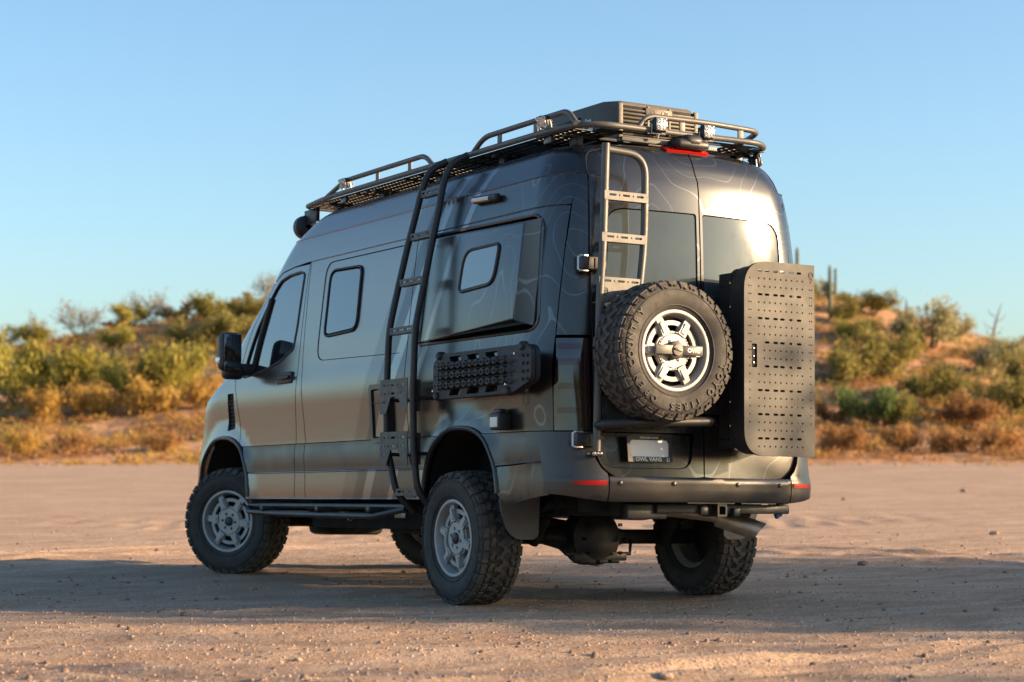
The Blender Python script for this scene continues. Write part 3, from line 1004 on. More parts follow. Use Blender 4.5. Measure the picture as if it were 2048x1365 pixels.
def mirror(o, name=None, parent=van):
    c = o.copy(); C.objects.link(c); c.scale.x = -o.scale.x; c.parent = parent if o.parent is None or o.parent is van else parent
    for ch in o.children:
        d = ch.copy(); C.objects.link(d); d.parent = c
    return c

def arch_y(z, A, s):
    yc, a, zc, b = A
    k = np.clip((z - zc) / b, 0, 1)
    return yc + s * a * float((1 - k ** NA) ** (1 / NA))
def arch_pts(A, z0, s0=1, n=14):
    """points over the opening from the side s0 at height z0 to the other side"""
    yc, a, zc, b = A
    out = []
    for k in range(n + 1):
        th = PI * k / n
        c, s = math.cos(th), math.sin(th)
        y = yc + s0 * a * (abs(c) ** (2 / NA)) * (1 if c > 0 else -1); z = zc + b * (abs(s) ** (2 / NA))
        if z > z0 + .004: out.append((y, z))
    out = [(arch_y(z0, A, s0), z0)] + out + [(arch_y(z0, A, -s0), z0)]
    return out

paint, trim = M['paint'], M['trim']
G = .0045
# ---- seams measured on the body side
S1 = [(3.63, .66), (3.612, .862), (3.612, 1.04), (3.598, 1.27), (3.586, 1.45), (3.586, 1.96), (3.584, 2.30), (3.572, 2.381)]
S2 = [(3.44, .66), (3.444, .87), (3.445, 1.05), (3.479, 1.374), (3.517, 1.664), (3.536, 1.956), (3.556, 2.381)]
S3 = [(1.75, .66), (1.785, .854), (1.845, 1.015), (1.886, 1.437), (1.89, 2.381)]
def seam(S, z): return float(np.interp(z, [p[1] for p in S], [p[0] for p in S]))
def run(S, z0, z1, d=0):
    zs = [z0] + [p[1] for p in S if z0 + .01 < p[1] < z1 - .01] + [z1]
    return [(seam(S, z) + d, z) for z in zs]
CY = .185                                                    # seam between side and rear corner

both = []
# front door: skin, window, quarter light, moulding, lower skin, handle
door_front = [(4.60, 1.062), (4.62, 1.23), (4.69, 1.46), (4.735, 1.566), (4.63, 1.70), (4.575, 1.82), (4.50, 1.96), (4.395, 2.08), (4.29, 2.185), (4.19, 2.285), (4.05, 2.345), (3.85, 2.368)]
win = [(3.645, 2.305), (3.655, 2.15), (3.672, 1.90), (3.70, 1.752), (3.93, 1.672), (4.19, 1.624), (4.43, 1.60), (4.60, 1.588), (4.53, 1.73), (4.47, 1.84), (4.40, 1.955), (4.27, 2.10), (4.15, 2.225), (4.06, 2.288), (3.92, 2.316), (3.72, 2.324)]
door = panel('front_door', run(S1, 1.062, 2.368, G)[::-1] + door_front[0:1] + door_front[1:], [rpoly(win, .03)], FS, paint, van)
glass_outline = [(y, z) for y, z in win]
dw = panel('door_window', rpoly([(3.92 + (y - 3.92) * .985, 1.95 + (z - 1.95) * .985) for y, z in win], .03), [], FS, M['glass'], door, off=-.007, thick=.004)
wb = MB()
ring = rpoly(win, .03)
wb.tube([sp(y, z, -.001) for y, z in densify(ring, .06)], .010, 6, closed=True)
wb.tube([sp(4.205, 2.165, 0), sp(4.30, 1.95, 0), sp(4.425, 1.61, 0)], .021, 8)
wb.build('window_seal', M['black'], door)
dm = panel('door_moulding', [(4.535, 1.056), (4.50, .98), (4.425, .864)] + run(S1, .864, 1.056, G), [], FS, trim, door, off=.009, thick=.022)
dl = panel('lower_door_skin', [(4.42, .855), (4.455, .665)] + run(S1, .665, .855, G), [], FS, paint, door, off=.006, thick=.018)
hb = MB()
p0 = sp(3.79, 1.545)
hb.box(p0 + Vector((-.004, 0, 0)), (.022, .26, .088), .035, seg=3)
hb.box(p0 + Vector((-.030, -.02, .002)), (.022, .20, .032), .012)
hb.build('door_handle', M['black'], door)
both.append(door)
# pillar behind the door
both.append(panel('door_pillar', run(S2, 1.062, 2.381, G)[::-1] + run(S1, 1.062, 2.381, -G), [], FS, paint, van))
both.append(panel('side_moulding', run(S2, .864, 1.056, G)[::-1] + run(S1, .864, 1.056, -G), [], FS, trim, van, off=.009, thick=.022))
both.append(panel('sill_panel', run(S2, .665, .855, G)[::-1] + run(S1, .665, .855, -G), [], FS, paint, van, off=.006, thick=.018))
# middle side panel with the sunk field and its window
rec1 = rpoly([(3.285, 2.350), (1.985, 2.345), (1.985, 1.615), (3.285, 1.640)], [.11, .03, .03, .11], 6)
side1 = panel('side_panel', run(S3, 1.062, 2.381, G)[::-1] + run(S2, 1.062, 2.381, -G), [rec1], FS, paint, van)
both.append(side1)
w1 = rpoly([(3.190, 2.283), (2.690, 2.270), (2.674, 1.822), (3.184, 1.806)], [.09, .06, .09, .06], 5)
w1i = rpoly([(3.172, 2.265), (2.708, 2.252), (2.692, 1.840), (3.166, 1.824)], [.08, .05, .08, .05], 5)
sunk = panel('sunk_panel', rpoly([(3.279, 2.344), (1.991, 2.339), (1.991, 1.621), (3.279, 1.646)], [.11, .03, .03, .11], 6), [w1], FS, paint, side1, off=-.005)
both_children = [side1]
sw = panel('side_window', w1i, [], FS, M['glass'], van, off=.001, thick=.004)
tag(sw, 'small black-framed window ahead of the side ladder')
fb = MB(); fb.tube([sp(y, z, .003) for y, z in densify(w1, .05)], .0085, 8, closed=True)
fb.build('window_frame', M['black'], sw)
# quarter panel, with the hole for the flared sleeping pod
rec2 = rpoly([(1.715, 2.362), (.335, 2.340), (.285, 1.648), (1.725, 1.650)], [.03, .09, .09, .03], 6)
qo = [(CY, 2.381), (CY, 1.062)] + arch_pts(AR, 1.062, -1) + run(S3, 1.062, 2.381, -G)
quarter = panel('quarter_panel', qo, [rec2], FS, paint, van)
both.append(quarter)
qr = MB(); qr.tube([sp(y, z, -.001) for y, z in densify(rec2, .06)], .011, 8, closed=True)
qr.build('flare_gasket', paint, quarter)
both.append(panel('quarter_moulding', [(.20, .888), (CY, 1.056)] + [(arch_y(z, AR, -1), z) for z in (1.056, 1.02, .97, .91, .862)], [], FS, trim, van, off=.009, thick=.03))
both.append(panel('side_moulding', [(arch_y(z, AR, 1), z) for z in (.864, .91, .97, 1.02, 1.056)] + run(S3, .864, 1.056, -G)[::-1], [], FS, trim, van, off=.009, thick=.03))
both.append(panel('side_moulding', run(S3, .864, 1.056, G)[::-1] + run(S2, .864, 1.056, -G), [], FS, trim, van, off=.009, thick=.022))
both.append(panel('sill_panel', run(S3, .665, .855, G)[::-1] + run(S2, .665, .855, -G), [], FS, paint, van, off=.006, thick=.018))
both.append(panel('sill_panel', [(arch_y(z, AR, 1), z) for z in (.665, .72, .79, .855)] + run(S3, .665, .855, -G)[::-1], [], FS, paint, van, off=.006, thick=.03))
both.append(panel('lower_quarter_panel', [(.205, .880), (.205, .692), (.49, .642), (.60, .640), (arch_y(.70, AR, -1), .70), (arch_y(.78, AR, -1), .78), (arch_y(.855, AR, -1), .853)], [], FS, paint, van, off=.006, thick=.03))
# band under the roof crease
band = [(CY, 2.389), (1.0, 2.389), (2.6, 2.389), (3.6, 2.389), (3.85, 2.378), (4.06, 2.354), (4.20, 2.296), (4.26, 2.31), (4.20, 2.40), (4.08, 2.50), (3.99, 2.573), (2.5, 2.573), (CY - .02, 2.573)]
both.append(panel('roof_side_band', band, [], FS, paint, van))
# front fender and screen pillar
fend = [(4.605, 1.062), (4.63, 1.23), (4.70, 1.46), (4.745, 1.566), (4.64, 1.70), (4.585, 1.82), (4.51, 1.965), (4.40, 2.088), (4.295, 2.195), (4.21, 2.285), (4.275, 2.295)]
fend += [(float(YFf(z) - LFf(z) * .45), z) for z in (2.30, 2.1, 1.9, 1.75, 1.62, 1.5, 1.35, 1.2, 1.0, .8)] + [(5.50, .66), (arch_y(.66, AF, 1), .66)]
fend += arch_pts(AF, .70, 1)[0:-1]
fend += [(4.43, .86), (4.51, 1.0)]
fv = rpoly([(4.865, 1.475), (4.745, 1.475), (4.715, 1.20), (4.845, 1.185)], .015)
fender = panel('front_fender', fend, [fv], FS, paint, van)
both.append(fender)
panel('snorkel_intake', rpoly([(4.861, 1.471), (4.749, 1.471), (4.719, 1.204), (4.841, 1.189)], .012), [], FS, M['void'], fender, off=-.02, thick=.003)
sb = MB()
for k in range(9):
    z = 1.215 + k * .030
    sb.tube([sp(4.735, z, -.014), sp(4.845, z - .004, -.014)], .0045, 6)
sb.build('intake_slat', M['black'], fender)
def bead(z, y0, y1, r, off, n=60, nm='crease_bead'):
    m = MB(); m.tube([sp(y, z, off) for y in np.linspace(y0, y1, n)], r, 8)
    both.append(m.build(nm, paint, van))
bead(2.5775, .20, 3.97, .0075, -.0015)
bead(2.3825, .20, 3.56, .0040, -.0015)
bead(.856, arch_y(.856, AR, 1) + .01, 4.41, .0065, .004, nm='moulding_bead')
bead(.878, .21, arch_y(.878, AR, -1) - .01, .0055, .004, 20, 'moulding_bead')
bead(.666, arch_y(.67, AR, 1) + .03, 4.44, .0065, .004, nm='sill_bead')
for o in both:
    mirror(o)
tag(door, 'driver door with dark glass and black handle')
# roof, laid up from closed plan outlines
def outline_loop(z, n_r=14, n_c=16, n_s=50, n_f=26):
    W, yr, yf, lf = float(Wf(z)), float(YRf(z)), float(YFf(z)), float(LFf(z))
    half = []
    xs = np.linspace(0, max(W - RRC, .02 * W), n_r)
    half += [(x, float(rear_y(x, z))) for x in xs]
    r_ = min(RRC, W * .98)
    for k in range(1, n_c + 1):
        a = PI / 2 * k / n_c
        x = W - r_ + r_ * math.sin(a)
        half.append((x, yr + BOW * (x / W) ** 2 + RRC * (1 - math.cos(a))))
    y0 = yf - lf; ya = half[-1][1]
    half += [(W, ya + (y0 - ya) * k / n_s) for k in range(1, n_s + 1)]
    for k in range(1, n_f + 1):
        a = PI / 2 * k / n_f
        half.append((W * math.cos(a) ** (2 / 3), y0 + lf * math.sin(a) ** (2 / 3)))
    half[-1] = (0.0, yf)
    return half + [(-x, y) for x, y in half[-2:0:-1]]
rm = MB(); L0 = None
zs = [2.572, 2.576, 2.580, 2.586, 2.60, 2.62, 2.645, 2.67, 2.70, 2.725, 2.745, 2.76, 2.775, 2.788, 2.80, 2.81, 2.818]
nl = len(outline_loop(2.6))
for z in zs:
    rm.v += [(x, y, z) for x, y in outline_loop(z)]
for i in range(len(zs) - 1):
    for k in range(nl):
        l = (k + 1) % nl
        rm.f.append([i * nl + k, i * nl + l, (i + 1) * nl + l, (i + 1) * nl + k])
top = [(len(zs) - 1) * nl + k for k in range(nl)]
cidx = len(rm.v); rm.v.append((0, 1.9, 2.824))
for k in range(nl):
    rm.f.append([top[k], top[(k + 1) % nl], cidx])
# below the doors' top edge the rear roof strip stops: keep only what lies above the door line at the rear
rm.build('roof', paint, van, smooth=28)
# front: nose and bonnet, screen, header (hidden from behind, present all the same)
def fx(z, k=.45):
    lf = float(LFf(z)); t = 1 - k
    return float(Wf(z)) * (1 - t ** 3) ** (1 / 3) - .004
nz = [.66, .8, 1.0, 1.2, 1.35, 1.5, 1.62]
front_end = panel('front_end', [(-fx(z), z) for z in nz[::-1]] + [(fx(z), z) for z in nz], [], FN, paint, van, step=.08)
gz = MB()
for k in range(5):
    z = .98 + .05 * k
    gz.tube([Vector((x, float(front_y(np.array(x), np.array(z))) + .01, z)) for x in np.linspace(-.5, .5, 9)], .012, 6)
gz.build('grille_bar', M['black'], front_end)
for s in (-1, 1):
    panel('headlight', rpoly([(s * .60, 1.02), (s * .86, 1.05), (s * .88, 1.28), (s * .64, 1.20)], .03), [], FN, M['lens'], van, off=.006)
wz = [1.66, 1.8, 2.0, 2.2, 2.4, 2.50]
panel('windscreen', [(-fx(z) + .02, z) for z in wz[::-1]] + [(fx(z) - .02, z) for z in wz], [], FN, M['glass'], van, step=.08)
hz_ = [2.51, 2.573]
panel('screen_header', [(-fx(z), z) for z in hz_[::-1]] + [(fx(z), z) for z in hz_], [], FN, paint, van, step=.08)
panel('scuttle', [(-fx(1.655), 1.655), (-fx(1.625), 1.625), (fx(1.625), 1.625), (fx(1.655), 1.655)], [], FN, M['black'], van, step=.08)

# ---- rear: doors, corner posts, lamps
DX = .695
def door_edge(z): return float(np.interp(z, [.79, .84, .90, .97, 1.6, 2.1, 2.5, 2.64, 2.71, 2.735], [.58, .665, .705, .72, .725, .728, .712, .695, .665, .59]))
dz = [.80, .82, .85, .88, .92, .97, 1.2, 1.6, 2.1, 2.5, 2.6, 2.65, 2.69, 2.715, 2.735]
outer = [(-door_edge(z), z) for z in dz]
winr = rpoly([(-.665, 1.47), (-.022, 1.455), (-.022, 2.372), (-.63, 2.372)], [.08, .03, .02, .12], 6)
recp = rpoly([(-.672, .848), (-.095, .848), (-.06, 1.058), (-.698, 1.058)], [.08, .08, .02, .02], 6)
recp_i = rpoly([(-.668, .852), (-.098, .852), (-.064, 1.054), (-.694, 1.054)], [.08, .08, .02, .02], 6)
for s in (-1, 1):
    if s < 0:
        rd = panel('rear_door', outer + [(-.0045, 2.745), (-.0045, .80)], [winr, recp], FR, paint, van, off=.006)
        panel('number_plate_recess', recp_i, [], FR, paint, rd, thick=.004, step=.05, offf=lambda a, b: -.002 - (b - .85) * .17)
        panel('rear_window', rpoly([(-.659, 1.476), (-.028, 1.461), (-.028, 2.366), (-.624, 2.366)], [.08, .03, .02, .12], 6), [], FR, M['rearglass'], rd, off=-.002, thick=.004)
    else:
        rd = panel('rear_door', [(-x, z) for x, z in outer] + [(.0045, 2.745), (.0045, .80)], [[(-x, z) for x, z in winr]], FR, paint, van, off=.006)
        panel('rear_window', rpoly([(.659, 1.476), (.028, 1.461), (.028, 2.366), (.624, 2.366)], [.08, .03, .02, .12], 6), [], FR, M['rearglass'], rd, off=-.002, thick=.004)
for s in (-1, 1):                                        # pressed crease across the door tops
    sm = MB(); sm.tube([rp(s * x, 2.582, .003) for x in np.linspace(.012, .675, 24)], .0085, 8)
    sm.build('door_crease', paint, van)
for s in (-1, 1):                                        # rubber seal round each rear door
    sm = MB()
    sm.tube([rp(s * -x, z, .0035) for x, z in [(-.006, .80)] + outer + [(-.006, 2.748)]], .0055, 6)
    sm.build('door_seal', M['void'], van)
def xs_(z): return float(side_x(CY, z)) - .004
for s in (-1, 1):
    zz = [1.615, 1.8, 2.1, 2.4, 2.57]
    if True:
        cp = panel('corner_post', [(s * xs_(z), z) for z in zz] + [(s * (door_edge(z) + .009), z) for z in zz[::-1]], [], FR, paint, van, step=.04)
    zz = [1.062, 1.3, 1.595]
    tl = panel('tail_light', [(s * (xs_(z) - .001), z) for z in zz] + [(s * (door_edge(z) + .022), z) for z in zz[::-1]], [], FR, M['smoke'], van, off=.004, step=.04)
    for k, z in enumerate((1.16, 1.30, 1.44, 1.53)):
        xa, xb = sorted((s * .79, s * .90))
        panel('lamp_segment', rrect(xa, z, xb, z + .035, .008), [], FR, M['redd'], tl, off=.0055, thick=.001, step=.05)
# ---- dark inside of the shell and wheel wells
lm = MB()
def ring8(z, ins):
    W = float(Wf(z)) - ins; yr = float(YRf(z)); ysw = float(YFf(z) - LFf(z))
    return [(-(W - .36), yr + .09, z), (-W, yr + .50, z), (-W, ysw - .15, z), (-(W - .45), ysw + .25, z), (W - .45, ysw + .25, z), (W, ysw - .15, z), (W, yr + .50, z), (W - .36, yr + .09, z)]
lz = [1.14, 1.35, 1.6, 2.0, 2.4, 2.6, 2.70]
for z in lz: lm.v += ring8(z, .055)
for i in range(len(lz) - 1):
    for k in range(8):
        l = (k + 1) % 8
        lm.f.append([i * 8 + k, i * 8 + l, i * 8 + 8 + l, i * 8 + 8 + k])
lm.f += [list(range(8)), [len(lm.v) - 8 + k for k in range(8)]]
for (x0, x1, y0, y1, z0, z1) in ((-.58, .58, .16, 5.6, .69, 1.135), (-.93, -.581, 1.70, 4.36, .70, 1.135), (.581, .93, 1.70, 4.36, .70, 1.135), (-.80, -.581, .20, .60, .72, 1.135), (.581, .80, .20, .60, .72, 1.135),
                                 (-.8, .8, 5.43, 5.62, .69, 1.4), (-.88, .88, 4.42, 5.25, 1.16, 1.40)):
    lm.box(((x0 + x1) / 2, (y0 + y1) / 2, (z0 + z1) / 2), (x1 - x0, y1 - y0, z1 - z0))
lm.build('inner_shell', M['void'], van, smooth=0)
for A in (AR, AF):
    for s in (-1, 1):
        w = MB(); pts = arch_pts(A, .66, 1, 20)
        n = len(pts)
        for x in (.60, .965):
            for y, z in pts:
                yy = A[0] + (y - A[0]) * (1.06 if x < .9 else 1.0)
                w.v.append((s * x, yy, z + (.03 if x < .9 else .0)))
        w.f = [[i, i + 1, n + i + 1, n + i] for i in range(n - 1)]
        w.f.append(list(range(n)))
        w.build('wheel_well', M['void'], van, smooth=40)
        t = MB()
        zz0 = .70 if A is AR else .68
        t.tube([Vector((s * -p.x if s > 0 else p.x, p.y, p.z)) for p in (sp(y, z, .004) for y, z in arch_pts(A, zz0, 1, 24))], .016, 8)
        t.build('wheel_arch_lip', trim, van)

# ---- rear bumper
def bump_y(x, z):
    W = np.interp(z, [.62, .68, .80, 1.06], [.985, 1.0, 1.0, .985]); rr = .30
    u = np.clip(np.abs(x) - (W - rr), 0, rr * .9995)
    P = np.interp(z, [.62, .645, .665, .70, .775, .795, .812, .9, 1.06], [.02, -.015, -.03, -.040, -.045, -.040, -.03, -.022, -.012])
    return -.02 + P + BOW * .9 * (x / W) ** 2 + rr - np.sqrt(rr ** 2 - u ** 2)
FB = _wrap(lambda x, z: np.stack([x, bump_y(x, z), z], -1), lambda n: np.where(n[..., 1] > 0, -1., 1.))
def bpnt(x, z, off=0.0):
    p, n = FB(np.array([x]), np.array([z])); return Vector((p[0] + n[0] * off).tolist())
bump = panel('rear_bumper', [(-.655, .655), (.655, .655), (.655, .800), (-.655, .800)], [], FB, trim, van, thick=.07, step=.03)
for x in (-.59, -.235, .225, .56):
    m = MB(); p = bpnt(x, .762, .002)
    m.lathe([(0, .014), (-.004, .013), (-.006, .008), (-.006, .0005)], 16, p, 'Y')
    m.build('parking_sensor', M['trim'], bump)
for s in (-1, 1):
    co = [(-.663, .655), (-.78, .668), (-.90, .690), (-.968, .700), (-.968, 1.054), (-.748, 1.054), (-.745, .96), (-.730, .895), (-.700, .845), (-.663, .815)]
    bc = panel('bumper_corner', [(-s * x, z) for x, z in co], [], FB, trim, van, thick=.05, step=.03)
    rf = rpoly([(-.672, .748), (-.672, .776), (-.83, .773), (-.870, .763), (-.84, .750)], .008)
    panel('reflector', [(-s * x, z) for x, z in rf], [], FB, M['red'], bc, off=.004, thick=.006, step=.03)

# ---- flared sleeping pod with its window
Apt, Dpt, Cpt = Vector((-.914, 1.695, 2.344)), Vector((-.986, 1.712, 1.662)), Vector((-1.092, .350, 1.706))
_d1, _d2 = Apt - Dpt, Cpt - Dpt
_det = _d1.y * _d2.z - _d1.z * _d2.y
fa = (_d1.x * _d2.z - _d1.z * _d2.x) / _det
fb_ = (_d1.y * _d2.x - _d1.x * _d2.y) / _det
def podx(y, z): return Dpt.x + fa * (y - Dpt.y) + fb_ * (z - Dpt.z)
Bpt = Vector((podx(.335, 2.285), .335, 2.285))
bm = bmesh.new()
fr = [bm.verts.new(p) for p in (Apt, Bpt, Cpt, Dpt)]
bk = [bm.verts.new(p) for p in (Vector((-.86, 1.712, 2.356)), Vector((-.83, .338, 2.335)), Vector((-.88, .290, 1.652)), Vector((-.92, 1.722, 1.652)))]
bm.faces.new(fr)
for i in range(4):
    j = (i + 1) % 4
    bm.faces.new((fr[i], bk[i], bk[j], fr[j]))
bmesh.ops.recalc_face_normals(bm, faces=bm.faces)
bmesh.ops.bevel(bm, geom=[e for e in bm.edges if e.verts[0] in fr and e.verts[1] in fr], offset=.012, segments=3, affect='EDGES', profile=.5)
me = bpy.data.meshes.new('flared_pod'); bm.to_mesh(me); bm.free()
me.shade_smooth(); me.set_sharp_from_angle(angle=R(30))
pod = link('flared_pod', me, paint, van)
tag(pod, 'wedge-shaped flared side pod with small window')
nrm = Vector((-1, fa, fb_)).normalized()
def podp(y, z, off=0.0): return Vector((podx(y, z), y, z)) + nrm * off
wv = rpoly([(1.135, 2.196), (.632, 2.190), (.672, 1.952), (1.165, 1.942)], [.11, .05, .09, .05], 6)
fm = MB(); fm.tube([podp(y, z, .004) for y, z in wv], .0115, 8, closed=True)
pwf = fm.build('window_frame', M['black'], pod)
pm = MB(); pm.v = [tuple(podp(y, z, .006)) for y, z in wv]; pm.f = [list(range(len(wv)))]
pm.build('pod_window', M['glass'], pod, smooth=0)

# ---- fuel door, side lamps, mirror
fd = MB()
fo = rpoly([(2.36, 1.425), (2.07, 1.425), (2.07, 1.035), (2.36, 1.035)], .035)
fi = rpoly([(2.325, 1.392), (2.10, 1.392), (2.10, 1.068), (2.325, 1.068)], .02)
panel('hatch_frame', fo, [fi], FS, trim, van, off=.024, thick=.03, step=.05)
fl = panel('fuel_hatch', rpoly([(2.315, 1.382), (2.11, 1.382), (2.11, 1.078), (2.315, 1.078)], .015), [], FS, paint, van, off=.012, thick=.02, step=.05)
fm = MB(); fm.box(sp(2.16, 1.10, .018), (.012, .05, .02), .004); fm.box(sp(2.22, 1.30, .016), (.006, .20, .006), .001)
fm.build('hatch_latch', M['black'], fl)
am = MB()
a0, a1 = sp(1.165, 2.520, .022), sp(.855, 2.505, .022)
am.tube([a0, a0 + (a1 - a0) * .03, a0 + (a1 - a0) * .97, a1], [.012, .024, .024, .012], 10)
al = am.build('awning_lamp', M['black'], van)
am = MB(); am.tube([a0 + (a1 - a0) * .04 + Vector((-.010, 0, -.002)), a0 + (a1 - a0) * .72 + Vector((-.010, 0, -.002))], .019, 10)
am.build('lamp_lens', M['lens'], al)
sm = MB(); p = sp(.595, 1.125, .045)
sm.box(p, (.09, .115, .10), .012); sm.box(p + Vector((.0, 0, .06)), (.05, .07, .03), .008)
sl = sm.build('scene_lamp', M['black'], van)
sm = MB(); sm.box(p + Vector((-.046, 0, -.004)), (.006, .085, .06), .003)
sm.build('lamp_lens', M['white'], sl)

mir = empty('door_mirror', (0, 0, 0), parent=van)
mh = MB()
mh.box((-1.185, 4.40, 1.765), (.175, .13, .30), .055, seg=4)
mh.box((-1.02, 4.44, 1.64), (.20, .09, .09), .03, seg=3)
mh.box((-1.155, 4.41, 1.61), (.16, .10, .10), .035, seg=3)
mh.build('mirror_housing', M['black'], mir)
mg = MB(); mg.box((-1.188, 4.333, 1.800), (.135, .006, .19), .002); mg.box((-1.186, 4.333, 1.655), (.13, .006, .065), .002)
mg.build('mirror_glass', M['glass'], mir)
mm = MB(); mm.box((-1.268, 4.42, 1.70), (.02, .08, .05), .008); mm.build('turn_signal', M['lens'], mir)
mr = copy_tree(mir, van); mr.scale.x = -1

# ---- mud flaps
for s in (-1, 1):
    mf = MB()
    fo = rpoly([(.985, .80), (.958, .60), (.905, .47), (.84, .425), (.72, .425), (.69, .45), (.69, .80)], [.02, .02, .05, .04, .03, .03, .02])
    plate('x', fo, [], .012, lambda u, v, w: (s * u, .70 - w + (.8 - v) * .06, v), None, mb=mf)
    mf.build('mud_flap', M['flapgrey'], van)
    ff = MB()
    plate('x', rpoly([(.985, .80), (.985, .56), (.93, .54), (.70, .54), (.70, .80)], .02), [], .012, lambda u, v, w: (s * u, 4.42 - w, v), None, mb=ff)
    ff.build('mud_flap', M['flapgrey'], van)

# ================================================================== wheels
def tyre_mesh():
    body = MB()
    prof = [(-.100, .222), (-.118, .232), (-.128, .246), (-.140, .275), (-.1465, .310), (-.146, .345), (-.140, .372), (-.131, .390), (-.118, .400), (-.06, .403), (0, .4035)]
    prof = prof + [(-a, r) for a, r in prof[-2::-1]]
    body.lathe(prof, 96)
    # raised rings and shoulder ribs on the side wall
    for sgn in (-1, 1):
        body.lathe([(sgn * .1380, .262), (sgn * .1412, .264), (sgn * .1412, .268), (sgn * .1400, .270)], 72)
        body.lathe([(sgn * .1440, .352), (sgn * .1478, .3535), (sgn * .1470, .357), (sgn * .1425, .359)], 72)
    tr = MB()
    def block(poly, r0, r1, sh=.93):
        n = len(poly)
        ct = sum(p[0] for p in poly) / n; ca = sum(p[1] for p in poly) / n
        vs_ = []
        for th, a in poly:
            rr = r0 if abs(a) < .12 else r0 - .012
            vs_.append((a, rr * math.cos(th), rr * math.sin(th)))
        for th, a in poly:
            th, a = ct + (th - ct) * sh, ca + (a - ca) * sh
            rr = r1 - max(0, abs(a) - .075) * .16
            vs_.append((a, rr * math.cos(th), rr * math.sin(th)))
        tr.add(vs_, [[n + i for i in range(n)]] + [[i, (i + 1) % n, n + (i + 1) % n, n + i] for i in range(n)])
    N = 34; P = 2 * PI / N
    rnd = random.Random(3)
    for k in range(N):
        t = k * P
        j = rnd.uniform(-.04, .04) * P
        # centre: two staggered bent lugs
        for sg, dt in ((1, 0), (-1, .5 * P)):
            q = [(0, .004), (.30, .010), (.36, .034), (.74, .040), (.70, .010), (.98 - .10, .006), (.80, -.012), (.10, -.012)]
            block([(t + dt + j + a * P * .92, sg * (b + .010)) for a, b in q], .400, .4145)
            q = [(-.06, .058), (.30, .054), (.36, .064), (.62, .060), (.70, .090), (.34, .094), (.26, .084), (.02, .088)]
            block([(t + dt + j + a * P, sg * b) for a, b in q], .400, .4145)
            long = (k % 2 == 0)
            e = .136 if long else .131
            q = [(.02, .099), (.36, .096), (.42, .104), (.78, .101), (.86, .124), (.84, e), (.06, e), (-.02, .120)]
            block([(t + dt + .12 * P + a * P * .98, sg * b) for a, b in q], .396, .4135, .96)
            # side lug
            hi, lo = (.392, .362) if long else (.390, .372)
            vs_ = []
            for (th, rr) in ((t + dt + .2 * P, hi), (t + dt + .88 * P, hi), (t + dt + (.80 if long else .7) * P, lo), (t + dt + .50 * P, lo + .012), (t + dt + .30 * P, lo)):
                for ax in (.128, .128 + (.0225 if rr < .38 else .0125)):
                    vs_.append((sg * ax, rr * math.cos(th), rr * math.sin(th)))
            n = 5
            tr.add(vs_, [[2 * i + 1 for i in range(n)]] + [[2 * i, 2 * ((i + 1) % n), 2 * ((i + 1) % n) + 1, 2 * i + 1] for i in range(n)])
    return body.mesh('tyre_carcass', 40, M['rubber']), tr.mesh('tread', 0, M['rubberd'])

def rim_meshes():
    lip = MB()
    lip.lathe([(-.118, .240), (-.128, .238), (-.131, .230), (-.128, .220), (-.118, .214), (-.095, .211), (-.085, .205), (.08, .198), (.11, .222), (.118, .236)], 72)
    barrel = MB()
    barrel.lathe([(-.055, .204), (-.035, .16), (-.03, .0)], 48)
    face = MB()
    def ringseg(r0, r1, a0, a1, n=7):
        return [(r1 * math.cos(a0 + (a1 - a0) * k / n), r1 * math.sin(a0 + (a1 - a0) * k / n)) for k in range(n + 1)] + [(r0 * math.cos(a1 + (a0 - a1) * k / n), r0 * math.sin(a1 + (a0 - a1) * k / n)) for k in range(n + 1)]
    holes = []
    for k in range(6):
        c = k * PI / 3 + PI / 6
        holes.append(rpoly(ringseg(.116, .152, c - .27, c + .27, 5), .006, 2))
    plate('x', circ(0, 0, .178, 60), holes, .020, lambda u, v, w: (-.092 + w, u, v), None, mb=face)
    lugs = [circ(.060 * math.cos(k * PI / 3), .060 * math.sin(k * PI / 3), .0115, 10) for k in range(6)]
    plate('x', circ(0, 0, .098, 48), lugs + [circ(0, 0, .036, 20)], .016, lambda u, v, w: (-.106 + w, u, v), None, mb=face)
    for k in range(6):
        c = k * PI / 3
        ca, sa = math.cos(c), math.sin(c)
        q = rpoly([(.104, -.029), (.135, -.026), (.212, -.0225), (.214, .0225), (.135, .026), (.104, .029)], .006, 2)
        plate('x', q, [], .028, lambda u, v, w: (-.112 + w + max(0, u - .17) * .25, u * ca - v * sa, u * sa + v * ca), None, mb=face)
        q2 = rpoly([(.118, -.017), (.185, -.0145), (.185, .0145), (.118, .017)], .004, 2)
        plate('x', q2, [], .006, lambda u, v, w: (-.117 + w, u * ca - v * sa, u * sa + v * ca), None, mb=face)
    # small cast letters ring as bars
    for k in range(36):
        a = k * PI / 18
        if k % 6 in (0,): continue
        face.box((-.107, .108 * math.cos(a), .108 * math.sin(a)), (.006, .010, .005), 0, Matrix.Rotation(a + PI / 2, 3, 'X'))
    cap = MB()
    cap.lathe([(-.098, .036), (-.116, .035), (-.120, .028), (-.121, .001)], 32)
    for k in range(6):
        cap.lathe([(-.094, .0105), (-.104, .0095), (-.106, .004), (-.106, .0005)], 8, (0, .060 * math.cos(k * PI / 3), .060 * math.sin(k * PI / 3)))
    return lip.mesh('rim_lip', 40, M['rim']), barrel.mesh('barrel', 40, M['rimd']), face.mesh('rim_face', 30, M['rim']), cap.mesh('hub_cap', 40, M['black'])

